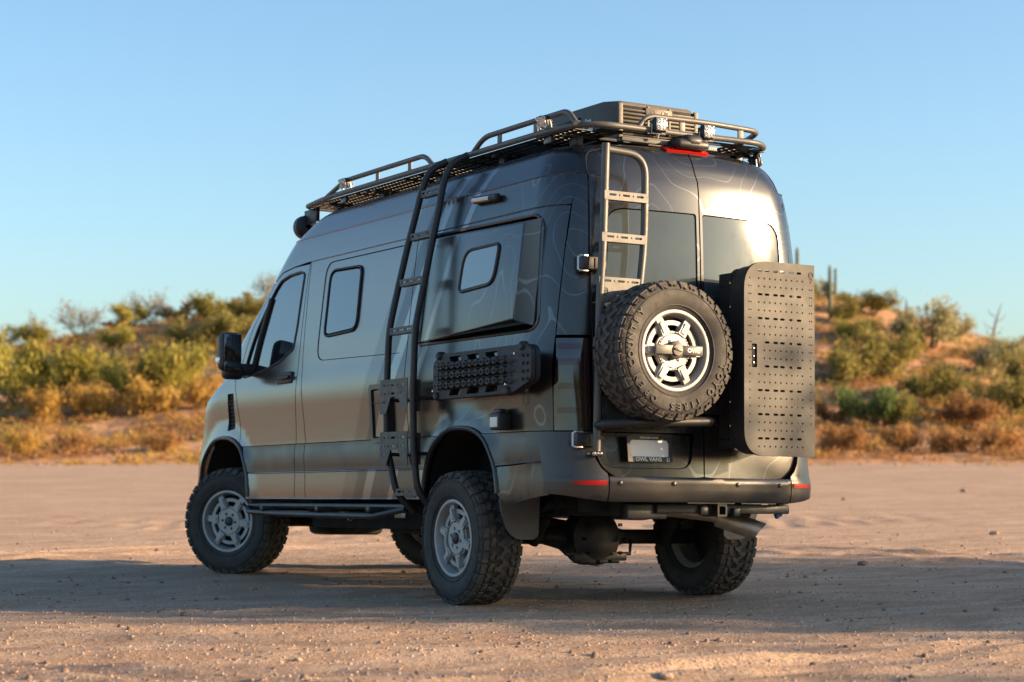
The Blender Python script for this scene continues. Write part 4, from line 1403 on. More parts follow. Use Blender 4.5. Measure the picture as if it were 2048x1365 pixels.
ty, trd = tyre_mesh()
lip_, bar_, face_, cap_ = rim_meshes()
def wheel(name, loc, rotz, parent, spin=0.0):
    # loc is given in the world: the wheels stand level on the ground, the body leans over them
    w = empty(name, parent=parent)
    W_ = Matrix.Translation(loc) @ Matrix.Rotation(rotz, 4, 'Z') @ Matrix.Rotation(spin, 4, 'X')
    w.matrix_local = VM.inverted() @ W_ if parent is not None else W_
    for nm, me in (('tyre', ty), ('tread', trd), ('rim_lip', lip_), ('barrel', bar_), ('rim_face', face_), ('hub_cap', cap_)):
        link(nm, me, None, w)
    return w
STEER = R(31)
w_rl = wheel('wheel', (-.89, 1.192, .407), 0, van, .25)
w_rr = wheel('wheel', (.88, 1.192, .407), PI, van, .6)
w_fl = wheel('wheel', (-.89, 4.905, .407), STEER, van, .1)
w_fr = wheel('wheel', (.88, 4.905, .407), PI + STEER * .85, van, .9)

# ---- axle, springs, frame, exhaust, hitch, steps
ax = MB()
ax.tube([(-.78, 1.192, .435), (.78, 1.192, .435)], .048, 14)
axle = ax.build('rear_axle', M['void'], van)
df = MB()
df.lathe([(-.205, .001), (-.205, .05), (-.192, .105), (-.160, .145), (-.150, .172), (-.125, .176), (-.10, .168), (0, .175), (.10, .13), (.24, .05)], 28, (-.07, 1.17, .430), 'Y')
df.tube([(-.36, 1.19, .435), (-.22, 1.18, .432), (.08, 1.18, .432), (.22, 1.19, .435)], [.05, .085, .085, .05], 14)
df.box((-.05, 1.06, .285), (.30, .10, .03), .01)
df.box((-.05, 1.02, .31), (.40, .03, .05), .01)
df.tube([(-.35, 1.10, .41), (-.30, 1.02, .33), (.18, 1.02, .33), (.24, 1.10, .41)], .012, 8)
for k in range(10):
    a = k * PI / 5
    df.lathe([(-.215, .010), (-.205, .011), (-.19, .011)], 6, (-.05 + .15 * math.cos(a), 1.17, .425 + .15 * math.sin(a)), 'Y')
df.build('differential', M['black'], axle)
for s in (-1, 1):
    lf_ = MB()
    for k in range(3):
        L = .62 - k * .14
        lf_.tube([(s * .60, 1.19 + L * t, .56 - k * .018 + .10 * t * t) for t in np.linspace(-1, 1, 9)], .011, 6)
    lf_.tube([(s * .50, 1.10, .40), (s * .46, .86, .74)], .030, 10)
    lf_.tube([(s * .50, 1.10, .40), (s * .48, .97, .57)], .042, 12)
    lf_.box((s * .60, 1.19, .50), (.09, .16, .05), .01)
    lf_.tube([(s * .60, .60, .66), (s * .60, .64, .58), (s * .60, .62, .72)], .018, 8)
    lf_.build('leaf_spring', M['void'], van)
fr_ = MB()
for s in (-1, 1):
    fr_.box((s * .44, 2.6, .63), (.09, 4.9, .12), .01)
fr_.box((0, .30, .64), (1.3, .08, .09), .01)
fr_.box((0, .62, .66), (1.2, .07, .07), .01)
fr_.box((-.62, 3.05, .545), (.10, 1.9, .17), .02)
fr_.box((-.30, 2.55, .53), (.50, .7, .20), .03)
fr_.box((.30, 3.3, .54), (.50, 1.2, .20), .03)
fr_.tube([(0, 1.2, .47), (0, 2.4, .56)], .045, 10)
fr_.tube([(-.70, 4.90, .50), (.70, 4.90, .50)], .05, 10)
fr_.box((0, 4.8, .50), (.5, .4, .22), .05)
for k in range(7):
    a = random.uniform(-.55, .55); b = random.uniform(.35, .9)
    fr_.tube(fillet([(a, b, .68), (a + .06, b + .05, .60), (a + random.uniform(-.15, .15), b + .25, .56), (a + .1, b + .4, .66)], .06), .009, 6)
fr_.build('chassis', M['void'], van)
fp = MB(); fp.box((-.675, 2.55, .555), (.012, .16, .035), .002); fp.build('frame_sticker', M['steel'], van)
sk = MB()
for k in range(7):
    c = Vector((-.70, 3.28 + .035 * k, .535 + .014 * k))
    sk.lathe([(-.02, .022), (.0, .027), (.02, .022)], 8, c, 'Y')
sk.build('shock_boot', M['zinc'], van)
ex = MB()
e0, e1 = Vector((.36, .36, .575)), Vector((.59, .215, .485))
ex.tube([e0 + Vector((-.30, .5, .05)), e0 + Vector((-.1, .15, .02)), e0, e0 + (e1 - e0) * .12], [.038, .038, .038, .058], 16)
d = (e1 - e0)
n = 20; ring = []
ux = d.cross(Vector((0, 0, 1))).normalized(); uy = ux.cross(d).normalized()
vs_ = []
for t, r in ((.06, .060), (1.0, .060), (1.0, .055), (.3, .055)):
    for k in range(n):
        a = 2 * PI * k / n
        sl_ = (0.10 * math.sin(a) if t > .9 else 0)
        vs_.append(e0 + d * (t + sl_) + (ux * math.cos(a) + uy * math.sin(a)) * r)
ex.add(vs_, [[i * n + k, i * n + (k + 1) % n, (i + 1) * n + (k + 1) % n, (i + 1) * n + k] for i in range(3) for k in range(n)])
ex.build('exhaust_tailpipe', M['steel'], van)
hm = MB()
hm.box((.22, .10, .618), (.98, .07, .055), .008)
hm.box((-.32, .12, .60), (.28, .06, .09), .01)
ho = hm.build('hitch_bar', M['black'], van)
hm = MB()
plate('x', rrect(.135, .572, .205, .648, .008), [rrect(.147, .585, .193, .634, .005)], .16, lambda u, v, w: (u, .02 + w, v), None, mb=hm)
hm.build('hitch_receiver', M['trim'], ho)
hm = MB(); hm.box((.055, .055, .610), (.055, .03, .06), .006); hm.box((.295, .055, .60), (.05, .03, .05), .006); hm.build('socket', M['trim'], ho)
hm = MB(); hm.box((.665, .12, .585), (.05, .03, .035), .008, Matrix.Rotation(-.5, 3, 'Y')); hm.build('blue_plug', M['blue'], ho)
hm = MB(); hm.box((.10, .035, .652), (.34, .004, .006)); hm.box((.46, .045, .652), (.26, .004, .006)); hm.build('bumper_edge_strip', M['zinc'], bump)
for s in (-1, 1):
    stp = MB()
    stp.tube(fillet([(s * 1.0, 4.42, .60), (s * 1.075, 4.25, .568), (s * 1.08, 3.6, .556), (s * 1.08, 2.15, .550), (s * 1.0, 1.85, .60)], .10), .019, 12)
    so = stp.build('side_step', M['blackp'], van)
    st2 = MB(); st2.tube([(s * .985, 4.42, .615), (s * .985, 1.78, .615)], .019, 12); st2.build('step_tube', M['blackp'], so)
    st2 = MB()
    for y in (3.95, 3.0, 2.2): st2.box((s * .92, y, .595), (.36, .05, .035), .008)
    st2.box((s * 1.03, 3.55, .575), (.07, .7, .008), 0); st2.box((s * 1.03, 2.5, .568), (.07, .5, .008), 0)
    st2.build('step_bracket', M['black'], so)
# ================================================================== racks, ladders, lamps on the van
powder, black = M['powder'], M['black']
XR, ZR, YB = -.735, 2.885, .195                           # rack rail: left edge, height, rear edge
# ---- roof rack
rack = empty('roof_rack', (0, 0, ZR), parent=van)
def rk(mb, name, mat, parent=None):
    o = mb.build(name, mat, rack if parent is None else parent)
    if parent is None: o.location = (0, 0, -ZR)
    return o
half = [(XR + .03, 4.08, ZR - .012), (XR, 3.7, ZR), (XR, 2.5, ZR), (XR, 1.5, ZR), (XR, .62, ZR), (XR + .02, .30, ZR), (XR + .16, YB - .01, ZR), (-.40, YB - .01, ZR), (0, YB + .005, ZR)]
left = fillet(half, [.05, .3, .3, .3, .2, .12, .12, .2, .2], 6)
full = left + [Vector((-p.x, p.y, p.z)) for p in left[-2::-1]]
m = MB(); m.tube(full, .019, 12)
m.tube(fillet([(XR + .03, 4.08, ZR - .012), (XR + .08, 4.14, ZR - .012), (-XR - .08, 4.14, ZR - .012), (-XR - .03, 4.08, ZR - .012)], .05), .018, 10)
rk(m, 'perimeter_rail', powder)
def hoop(p):
    h = MB(); h.tube(fillet(p, [0, .08, .1, .1, .08, 0], 6), .0175, 12)
    return rk(h, 'guard_hoop', powder)
for s in (-1, 1):
    sx = s * abs(XR)
    for (ya, yb, yc, yd, posts) in ((3.70, 3.38, 2.14, 2.02, (2.85, 2.36)), (1.49, 1.34, .33, .24, (1.14, .70))):
        if s < 0 or ya > 2:
            h = hoop([(sx, ya, ZR), (sx, yb, ZR + .085), (sx, (yb + yc) / 2, ZR + .087), (sx, yc, ZR + .087), (sx, yd, ZR)])
            for y in posts:
                b = MB(); b.box((sx, y, ZR + .043), (.010, .045, .075), .002); b.build('post', powder, h)
h = hoop([(-.33, YB, ZR), (-.26, YB, ZR + .085), (.20, YB + .01, ZR + .090), (.62, YB + .05, ZR + .086), (.725, .50, ZR + .086), (.735, 1.10, ZR)])
for x, y in ((.0, YB + .005), (.46, YB + .03)):
    b = MB(); b.box((x, y, ZR + .044), (.040, .010, .085), .002); b.build('post', powder, h)
# perforated deck panels
def deck(x0, x1, y0, y1):
    hs = []
    nx_ = int((x1 - x0 - .05) / .062); ny_ = int((y1 - y0 - .04) / .05)
    for i in range(nx_):
        for j in range(ny_):
            if (j // 6) % 2 == 1 and j % 6 > 4: continue
            hs.append(slot(x0 + .05 + i * .062, y0 + .035 + j * .05, .036, .016))
    d = MB()
    plate('x', [(x0, y0), (x1, y0), (x1, y1), (x0, y1)], hs, .004, lambda u, v, w: (u, v, ZR - .022 + w), None, mb=d)
    return rk(d, 'deck_panel', black)
for s in (-1, 1):
    for (y0, y1) in ((.31, .877), (.88, 1.697), (1.70, 2.517), (2.52, 3.277), (3.28, 4.08)):
        x0, x1 = (-.722, -.40) if s < 0 else (.40, .722)
        deck(x0, x1, y0, y1)
deck(-.395, .395, 1.50, 2.60)
deck(-.395, .395, 2.61, 4.08)
deck(-.58, .58, .215, .305)
# cross bars and feet on the roof
for y in (.45, 1.30, 2.15, 3.0, 3.75):
    b = MB(); b.box((0, y, ZR - .035), (1.38, .05, .02), .004)
    for s in (-1, 1):
        b.box((s * .60, y, ZR - .066), (.06, .07, .06), .008)
    rk(b, 'cross_bar', black)
for y in (.60, 3.45):
    b = MB(); b.box((-.70, y, ZR - .045), (.03, .09, .045), .006); rk(b, 'mounting_foot', M['trim'])
b = MB(); b.box((-.07, .235, ZR - .062), (.70, .025, .026), .003); b.tube([(-.42, .225, ZR - .030), (.30, .225, ZR - .030)], .010, 8); rk(b, 'rear_crossmember', powder)
# lamp pods
def pod_lamp(name, c, rotz, tilt=0.0, size=.092, sign=None):
    Rm = Matrix.Rotation(rotz, 3, 'Z') @ Matrix.Rotation(tilt, 3, 'X')
    e = empty(name, c, parent=van); e.rotation_euler = Rm.to_euler()
    b = MB(); b.box((0, .022, 0), (size, .045, size), .018, seg=3); b.box((0, .055, 0), (size * .75, .04, size * .7), .006)
    for k in range(4): b.box((0, .066, -.03 + .02 * k), (size * .7, .03, .004))
    b.build('lamp_housing', black, e)
    b = MB(); b.box((0, -.0015, 0), (size * .82, .004, size * .82), .002)
    for i in (-1, 1):
        for j in (-1, 1):
            b.lathe([(-.004, .017), (-.007, .013), (-.003, .006), (-.008, .0005)], 14, (i * .021, 0, j * .021), 'Y')
    b.build('lamp_lens', M['lens'], e)
    b = MB(); b.tube([(-size * .55, .03, 0), (-size * .55, .035, -.05), (size * .55, .035, -.05), (size * .55, .03, 0)], .006, 6); b.tube([(0, .035, -.05), (0, .05, -.075)], .010, 8)
    b.build('lamp_bracket', M['zinc'], e)
    return e
pod_lamp('rack_lamp', (-.195, .135, 2.915), 0)
pod_lamp('rack_lamp', (.160, .140, 2.908), 0)
pod_lamp('rack_lamp', (-.780, .56, 2.935), -1.15, .35, .075)
pod_lamp('rack_lamp', (-.780, 3.32, 2.935), -1.25, .35, .075)
pod_lamp('rack_lamp', (.735, .38, 2.825), .9, -.2, .085)
for s in (-1, 1):
    b = MB(); b.lathe([(-.03, .02), (-.02, .07), (.0, .092), (.055, .092), (.06, .085), (.05, .002)], 24, (s * .62, 4.28, 2.745), 'Y')
    fl = b.build('flood_lamp', black, van)
    b = MB(); b.lathe([(.052, .084), (.058, .05), (.06, .001)], 24, (s * .62, 4.28, 2.745), 'Y'); b.build('lamp_lens', M['lens'], fl)
    b = MB(); b.box((s * .62, 4.19, 2.82), (.03, .22, .10), .004); b.build('lamp_bracket', black, fl)
# ---- roof air conditioner
ac = empty('roof_air_conditioner', (.02, .49, 2.862), parent=van)
def acb(mb, name, mat, parent=None, smooth=30):
    o = mb.build(name, mat, ac if parent is None else parent, smooth)
    if parent is None: o.location = (0, -.4, -2.84)
    return o
AX, AY0, AY1 = .30, .40, 1.30
bm = bmesh.new()
def pl(z, ins, y0, y1, w, w2):
    return [(-w2 + ins, y0 + ins, z), (w2 - ins, y0 + ins, z), (w - ins, y0 + .12, z), (w - ins, y1 - ins, z), (-w + ins, y1 - ins, z), (-w + ins, y0 + .12, z)]
secs = [pl(2.85, 0, AY0, AY1, .37, .29), pl(3.06, .005, AY0 - .0, AY1 - .05, .365, .285), pl(3.10, .03, AY0, AY1 - .08, .36, .29)]
m = MB()
for s_ in secs: m.v += s_
for i in range(2):
    for k in range(6):
        l = (k + 1) % 6
        m.f.append([i * 6 + k, i * 6 + l, i * 6 + 6 + l, i * 6 + 6 + k])
m.f += [list(range(6)), list(range(12, 18))]
bm = bmesh.new(); vv = [bm.verts.new(v) for v in m.v]
for f_ in m.f: bm.faces.new([vv[i] for i in f_])
bmesh.ops.recalc_face_normals(bm, faces=bm.faces)
bmesh.ops.bevel(bm, geom=list(bm.edges), offset=.008, segments=2, affect='EDGES')
me = bpy.data.meshes.new('ac_shell'); bm.to_mesh(me); bm.free(); me.shade_smooth(); me.set_sharp_from_angle(angle=R(40))
sh = link('ac_shell', me, M['powderd'], ac); sh.location = (0, -.4, -2.84)
def acy(z): return AY0 + (z - 2.85) * .02
rows = [2.885 + .024 * k for k in range(8)]
gm = MB(); gb = MB()
gm.box((0, acy(2.97) - .002, 2.966), (.545, .008, .205), .001)
acb(gm, 'louvre_backing', M['void'])
for k, z in enumerate(rows):
    g = MB(); g.box((0, acy(z) - .010, z - .012), (.55, .016, .0135), .003, Matrix.Rotation(.25, 3, 'X')); acb(g, 'louvre', M['powderd'])
for x in (-.283, -.08, .08, .283):
    g = MB(); g.box((x, acy(2.97) - .011, 2.968), (.030 if abs(x) > .2 else .016, .018, .215), .003); acb(g, 'louvre_post', M['powderd'])
g = MB(); g.box((.0, acy(3.04) - .016, 3.040), (.20, .012, .05), .004); npl = acb(g, 'name_panel', M['powderd'])
g = MB()
for x in (-.05, .03): g.lathe([(0, .014), (-.001, .014), (-.001, .011), (0, .011)], 14, (x, acy(3.04) - .0225, 3.04), 'Y')
text_mb(g, 'W', .022, lambda u, v, w: (.055 + u, acy(3.04) - .0225 - w, 3.04 + v), .001)
g.build('raised_mark', M['dprint'], npl)
# louvres and script on the left flank
for k in range(6):
    z = 2.885 + .028 * k
    g = MB(); g.box((-.373 + (z - 2.85) * .02, .93, z), (.012, .42, .012), .002); acb(g, 'side_louvre', black)
g = MB()
text_mb(g, 'Cruise', .062, lambda u, v, w: (-.375 - w, .66 - u, 2.985 + v), .003)
text_mb(g, 'Mode', .062, lambda u, v, w: (-.375 - w, .63 - u, 2.930 + v), .003)
acb(g, 'side_script', M['zinc'], smooth=0)
# ---- third brake lamp, camera
bl = panel('third_brake_lamp', rrect(-.155, 2.757, .165, 2.787, .012), [], FR, M['red'], van, off=.016, thick=.03, step=.04)
g = MB()
for k in range(14):
    x = -.13 + .02 * k
    g.lathe([(0, .004), (-.002, .003), (-.0025, .0005)], 8, rp(x, 2.772, .0165), 'Y')
g.build('lamp_diode', M['redhot'], bl)
g = MB()
g.box((.03, .20, 2.815), (.24, .18, .06), .025, seg=3); g.box((.035, .175, 2.835), (.14, .14, .085), .04, seg=3)
g.build('rear_view_camera', black, van)

# ---- side ladder
sl = empty('side_ladder', (-1.08, 1.7, .62), parent=van)
def slb(mb, name, mat, parent=None):
    o = mb.build(name, mat, sl if parent is None else parent)
    if parent is None: o.location = (1.08, -1.7, -.62)
    return o
lx = lambda z: float(np.interp(z, [.60, .66, .80, 1.15, 1.45, 1.75, 1.9, 2.07, 2.32, 2.52, 2.70, 2.76], [-1.02, -1.085, -1.10, -1.122, -1.125, -1.115, -1.085, -1.05, -1.00, -.958, -.930, -.915]))
ryR = lambda z: float(np.interp(z, [.6, .9, 2.76], [1.50, 1.535, 1.515]))
ryL = lambda z: float(np.interp(z, [.6, .85, 1.0, 2.0, 2.4, 2.70], [1.79, 1.85, 1.905, 1.885, 1.855, 1.80]))
for fy in (ryR, ryL):
    g = MB()
    pts = [(-.97, fy(.6), .585)] + [(lx(z), fy(z), z) for z in (.70, .85, 1.0, 1.3, 1.6, 1.75, 1.9, 2.07, 2.3, 2.52, 2.68)] + [(-.885, fy(2.7) - .015, 2.81), (-.78, fy(2.7) - .05, 2.87)]
    g.tube(fillet(pts, .09, 4), .0225, 12)
    slb(g, 'ladder_rail', M['blackp'])
def rung(z, h=.045, big=False):
    yl, yr_ = ryL(z) - .012, ryR(z) + .012
    L = yl - yr_
    def Fp(u, v, w):                                   # u from the left rail towards the rear
        return (lx(z) - (.026 if big else .004) - w, yl - u, v)
    hs = []
    if not big:
        for c, l in ((.20, .055), (.36, .010), (.50, .07), (.64, .010), (.80, .055)):
            hs.append(slot(L * c, z + .003, l, .012))
        o = rrect(-.01, z - h / 2, L + .01, z + h / 2, .003)
    else:
        for r_, zz in enumerate((z - .018, z - .072, z - .125)):
            for c, l in ((.02, .05), (.22, .010), (.40, .055), (.60, .010), (.78, .045)):
                if r_ == 2 and c > .1: continue
                hs.append(slot(L * c, zz, l, .014))
        o = [(-.045, z + .02), (L - .01, z + .02), (L - .01, z - .20), (L * .78, z - .175), (L * .60, z - .095), (L * .30, z - .095), (L * .12, z - .20), (-.045, z - .20)]
    g = MB(); plate('x', o, hs, .005, Fp, None, mb=g)
    if not big:
        g.box(((lx(z) + .014), yl - L / 2, z - h / 2 + .002), (.045, L, .004), 0)
        g.box(((lx(z) + .014), yl - L / 2, z + h / 2 - .002), (.045, L, .004), 0)
    else:
        g.box((lx(z) + .03, yr_ + .012, z - .09), (.07, .005, .20), 0)
    slb(g, 'step_plate' if big else 'rung', M['stepgrey'])
for z in (2.640, 2.360, 2.058, 1.740, .708): rung(z)
rung(1.408, big=True); rung(1.072, big=True)
g = MB()
for z in (1.30, .95):
    for fy in (ryR, ryL): g.tube([(lx(z), fy(z), z), (-.97, fy(z), z)], .012, 8)
slb(g, 'standoff', black)

# ---- rear ladder and spare wheel carrier
rl = empty('rear_ladder', (-.77, -.07, .93), parent=van)
def rlb(mb, name, mat):
    o = mb.build(name, mat, rl); o.location = (.77, .07, -.93); return o
g = MB(); g.tube([(-.727, -.070, 2.715), (-.747, -.075, 2.15), (-.775, -.085, 1.80), (-.790, -.085, .94)], .0235, 14); rlb(g, 'ladder_rail', powder)
g = MB(); g.tube(fillet([(-.715, -.070, 2.682), (-.452, -.070, 2.668), (-.462, -.073, 2.15), (-.50, -.082, 1.88)], [0, .13, .2, 0], 8), .0215, 14); rlb(g, 'ladder_rail', powder)
def rrung(z, x0, x1, big=False):
    L = x1 - x0; h = .052
    hs = [slot(x0 + L * c, z + .004, l, .013) for c, l in ((.19, .05), (.34, .010), (.50, .05), (.66, .010), (.82, .05))]
    if big:
        o = [(x0, z + h / 2), (x1, z + h / 2 - .004), (x1, z - .035), (x0 + L * .62, z - .065), (x0 + L * .40, z - .075), (x0 + L * .32, z - .115), (x0, z - .135)]
    else: o = rrect(x0, z - h / 2, x1, z + h / 2, .004)
    g = MB(); plate('x', o, hs, .005, lambda u, v, w: (u, -.098 + w, v), None, mb=g)
    g.box(((x0 + x1) / 2, -.075, z + h / 2 - .002), (L, .045, .004)); 
    if not big: g.box(((x0 + x1) / 2, -.075, z - h / 2 + .002), (L, .045, .004))
    return rlb(g, 'rung', powder)
rrung(2.412, -.752, -.452); rrung(2.168, -.768, -.462); br = rrung(1.912, -.785, -.488, True)
g = MB()                                               # round engraved badge
g.tube([(-.745 + .017 * math.cos(a), -.0995, 1.856 + .017 * math.sin(a)) for a in np.linspace(0, 2 * PI, 16, endpoint=False)], .0022, 5, closed=True)
g.lathe([(0, .008), (-.0012, .008), (-.0012, .0005)], 12, (-.745, -.0985, 1.856), 'Y')
g.tube([(-.757, -.0995, 1.827), (-.745, -.0995, 1.833), (-.733, -.0995, 1.825)], .0022, 5)
g.build('engraved_badge', M['dprint'], br)
g = MB(); g.tube(fillet([(-.785, -.09, 1.085), (-.80, -.16, 1.09), (-.72, -.275, 1.098), (-.145, -.275, 1.120), (-.13, -.27, 1.12)], .08), .0275, 14); rlb(g, 'carrier_tube', black)
g = MB()
g.box((-.60, -.10, 1.42), (.05, .05, .70), .006); g.box((-.52, -.105, 1.50), (.42, .05, .22), .01); g.tube([(-.478, -.10, 1.506), (-.478, -.24, 1.506)], .06, 16)
g.box((-.45, -.09, 1.18), (.60, .035, .16), .01)
rlb(g, 'carrier_frame', black)
for z, x0 in ((2.023, -.832), (1.008, -.862)):
    hn = MB(); hn.box((x0 + .060, .035, z), (.15, .10, .075), .008)
    ho = hn.build('carrier_hinge', black, van)
    hn = MB(); hn.tube([(x0 - .002, .035, z - .04), (x0 - .002, .035, z + .04)], .017, 12); hn.box((x0 + .014, .020, z + .043), (.05, .03, .012), .003); hn.box((x0 + .014, .020, z - .043), (.05, .03, .012), .003)
    hn.build('hinge_pin', M['zinc'], ho)
    hn = MB(); hn.box((x0 + .105, -.018, z), (.075, .006, .060), .002); hn.build('hinge_plate', powder, ho)
g = MB()
for k in range(3): g.lathe([(-.012, .013), (0, .015), (.012, .013)], 10, (-.765 + .022 * k, -.01, .927), 'X')
g.tube([(-.80, -.01, .927), (-.69, -.01, .927)], .006, 6); g.build('hinge_bolt', M['chrome'], van)

# ---- number plate
npz, npx = .963, -.388
def npf(u, v, w):                                       # u, v in plate plane
    return (npx + u, -.020 - w + v * .12, npz + v)
g = MB()
plate('x', rrect(-.155, -.077, .155, .077, .008), [rpoly([(-.133, -.046), (.133, -.046), (.138, .030), (.125, .050), (-.125, .050), (-.138, .030)], .006)], .010, npf, None, mb=g)
pf = g.build('plate_frame', black, van)
g = MB(); plate('x', rrect(-.15, -.072, .15, .072, .006), [], .004, npf, None, mb=g); g.build('number_plate', M['plate'], pf)
g = MB(); text_mb(g, 'OWL VANS', .032, lambda u, v, w: npf(u * 1.12 - .012, v - .0615, .0105 + w), .001, bold=.0006)
for k in (0, 1):
    g.box(npf(.117 + .013 * k, -.0615, .0105), (.004, .001, .022)); 
g.box(npf(.123, -.0705, .0105), (.020, .001, .004))
text_mb(g, 'EXPLORE MORE', .0165, lambda u, v, w: npf(u * 1.1, v + .0635, .0105 + w), .001, bold=.0004)
g.build('frame_lettering', M['ltext'], pf)
# ================================================================== gear that can be lifted off the van
def gear(name, base, label, cat, group=None):
    """an Empty at the thing's base, standing in the body frame of the leaning van"""
    base = Vector(base)
    e = empty(name); e.matrix_world = VM @ Matrix.Translation(base)
    tag(e, label, cat, group)
    def part(mb, nm, mat, parent=None, smooth=30):
        o = mb.build(nm, mat, e if parent is None else parent, smooth)
        if parent is None: o.location = -base
        return o
    return e, part
# ---- spare wheel on its carrier
spc = Vector((-.478, -.292, 1.506))
spare, sp_part = gear('spare_wheel', spc - Vector((0, 0, .415)), 'off-road spare wheel hung on the rear door carrier below the ladder', 'spare wheel')
SR = Matrix.Rotation(PI / 2, 4, 'Z') @ Matrix.Rotation(.02, 4, 'X')
for nm, me in (('tyre', ty), ('tread', trd), ('rim_lip', lip_), ('barrel', bar_), ('rim_face', face_), ('hub_cap', cap_)):
    o = link(nm, me, None, spare); o.matrix_local = Matrix.Translation((0, 0, .415)) @ SR @ Matrix.Scale(.972, 4)
def arc_text(s, a_mid, r, size, sp_deg):
    """letters run clockwise as seen from behind the van, tops outward"""
    n = len(s)
    for i, ch in enumerate(s):
        if ch == ' ': continue
        a = a_mid - R(sp_deg) * (i - (n - 1) / 2)           # angle in x-z plane, 90 deg = up
        ca, sa = math.cos(a), math.sin(a)
        def Fl(u, v, w, ca=ca, sa=sa):
            uu, rr = u * 1.0, r + v
            return (spc.x + rr * ca + uu * sa, spc.y - .1465 - w, spc.z + rr * sa - uu * ca)
        g = MB(); text_mb(g, ch, size, Fl, .004)
        sp_part(g, 'raised_letter', M['letter'], smooth=0)
arc_text('TOYO', R(-30), .318, .054, 10.0)
arc_text('TIRES', R(-80), .318, .054, 8.4)
arc_text('OPEN', R(-135), .318, .054, 9.6)
arc_text('COUNTRY', R(-192), .318, .054, 9.2)
g = MB(); g.box((-.478 - .085, -.425, 1.508), (.125, .020, .052), .004); sp_part(g, 'lock_arm', powder)
g = MB(); g.box((-.478 + .105, -.423, 1.508), (.145, .018, .056), .004); g.lathe([(0, .052), (-.024, .050), (-.03, .03), (-.03, .0005)], 28, (-.478, -.405, 1.508), 'Y'); la = sp_part(g, 'lock_bar', black)
g = MB(); g.lathe([(0, .034), (-.008, .032), (-.010, .0005)], 24, (-.478, -.434, 1.508), 'Y'); sp_part(g, 'lock_knob', powder)
g = MB(); g.box((-.478, -.4455, 1.508), (.052, .003, .012), .001, Matrix.Rotation(.25, 3, 'Y')); sp_part(g, 'lock_handle', black)
g = MB(); text_mb(g, 'OWL', .036, lambda u, v, w: (-.366 + u, -.4325 - w, 1.508 + v), .001, bold=.001); sp_part(g, 'bar_lettering', M['ltext'], smooth=0)

# ---- perforated storage box on the right rear door
BX0, BX1, BZ0, BZ1, BYF, BYB = .0, .515, .925, 2.055, -.42, -.075
box, bx_part = gear('storage_box', ((BX0 + BX1) / 2, (BYF + BYB) / 2, BZ0), 'tan perforated metal storage box with rounded left corners on the rear door', 'storage box')
outl = rpoly([(BX0, BZ0), (BX1, BZ0), (BX1, BZ1), (BX0, BZ1)], [.15, .006, .006, .17], 8)
hs = []
colx = [.085, .125, .165, .205, .245, .285, .325, .365, .405, .445]
nrow = 23
for r_ in range(nrow):
    z = BZ1 - .055 - r_ * (BZ1 - BZ0 - .11) / (nrow - 1)
    if r_ % 3 == 0:
        for x in (.100, .150, .212, .262, .330, .385): 
            if not (r_ in (9, 12) and x < .12): hs.append(slot(x + .015, z, .034, .013))
    else:
        for x in colx[:-1]:
            if 9 <= r_ <= 12 and x < .10: continue
            hs.append(circ(x + .02, z, .0058, 8))
    if 2 <= r_ <= 10:
        for x in (.034, .048, .478, .494): hs.append(circ(x, z, .0050, 6))
    elif 1 <= r_ <= 19:
        for x in (.040, .486): hs.append(circ(x, z, .0052, 6))
hs.append(rrect(.054, 1.435, .092, 1.572, .008))
g = MB(); plate('x', outl, hs, .0035, lambda u, v, w: (u, BYF + w, v), None, mb=g)
bx_part(g, 'perforated_lid', M['pegtan'])
g = MB()                                                # rim of the lid and side walls
n_o = len(outl)
def ringw(ins):
    cx, cz = (BX0 + BX1) / 2, (BZ0 + BZ1) / 2
    return [(cx + (x - cx) * (1 - ins / (.5 * (BX1 - BX0))), cz + (z - cz) * (1 - ins / (.5 * (BZ1 - BZ0)))) for x, z in outl]
secs = [(outl, BYF + .001), (outl, BYF + .03), (ringw(.012), BYF + .032), (ringw(.012), -.27)]
for o_, y in secs: g.v += [(x, y, z) for x, z in o_]
for i in range(len(secs) - 1):
    for k in range(n_o):
        l = (k + 1) % n_o
        g.f.append([i * n_o + k, i * n_o + l, (i + 1) * n_o + l, (i + 1) * n_o + k])
bx_part(g, 'box_wall', black)
g = MB()                                                # rear tray: side wall with slots, then back plate
ho = []
for k in range(12):
    z = BZ0 + .10 + k * .082
    for y in (-.10, -.135, -.17, -.205):
        ho.append(slot(y, z, .022 if k % 3 == 0 else .010, .012))
plate('x', rrect(-.25, BZ0 + .05, BYB, BZ1 - .05, .02), ho, .004, lambda u, v, w: (BX0 + .075 + w, u, v), None, mb=g)
plate('x', rrect(-.25, BZ0 + .05, BYB, BZ1 - .05, .02), [], .004, lambda u, v, w: (BX1 - .035 - w, u, v), None, mb=g)
g.box(((BX0 + BX1) / 2 + .02, -.16, BZ1 - .055), (BX1 - BX0 - .11, .18, .004)); g.box(((BX0 + BX1) / 2 + .02, -.16, BZ0 + .055), (BX1 - BX0 - .11, .18, .004))
plate('x', rpoly([(BX0 + .02, BZ0 + .03), (BX1 - .02, BZ0 + .03), (BX1 - .02, BZ1 - .03), (BX0 + .02, BZ1 - .03)], .08), [], .004, lambda u, v, w: (u, -.255 + w, v), None, mb=g)
g.box((.26, -.045, 1.5), (.06, .07, .95), .005); g.box((.12, -.045, 1.2), (.30, .06, .05), .005); g.box((.12, -.045, 1.85), (.30, .06, .05), .005)
bx_part(g, 'mounting_tray', black)
g = MB(); g.box((.073, BYF + .012, 1.503), (.030, .006, .125), .004); bx_part(g, 'latch', M['void'])
g = MB()
for zz in (1.46, 1.50, 1.545):
    g.box((.073, BYF + .007, zz), (.010, .004, .010), .002)
bx_part(g, 'latch_button', M['chrome'])
g = MB()
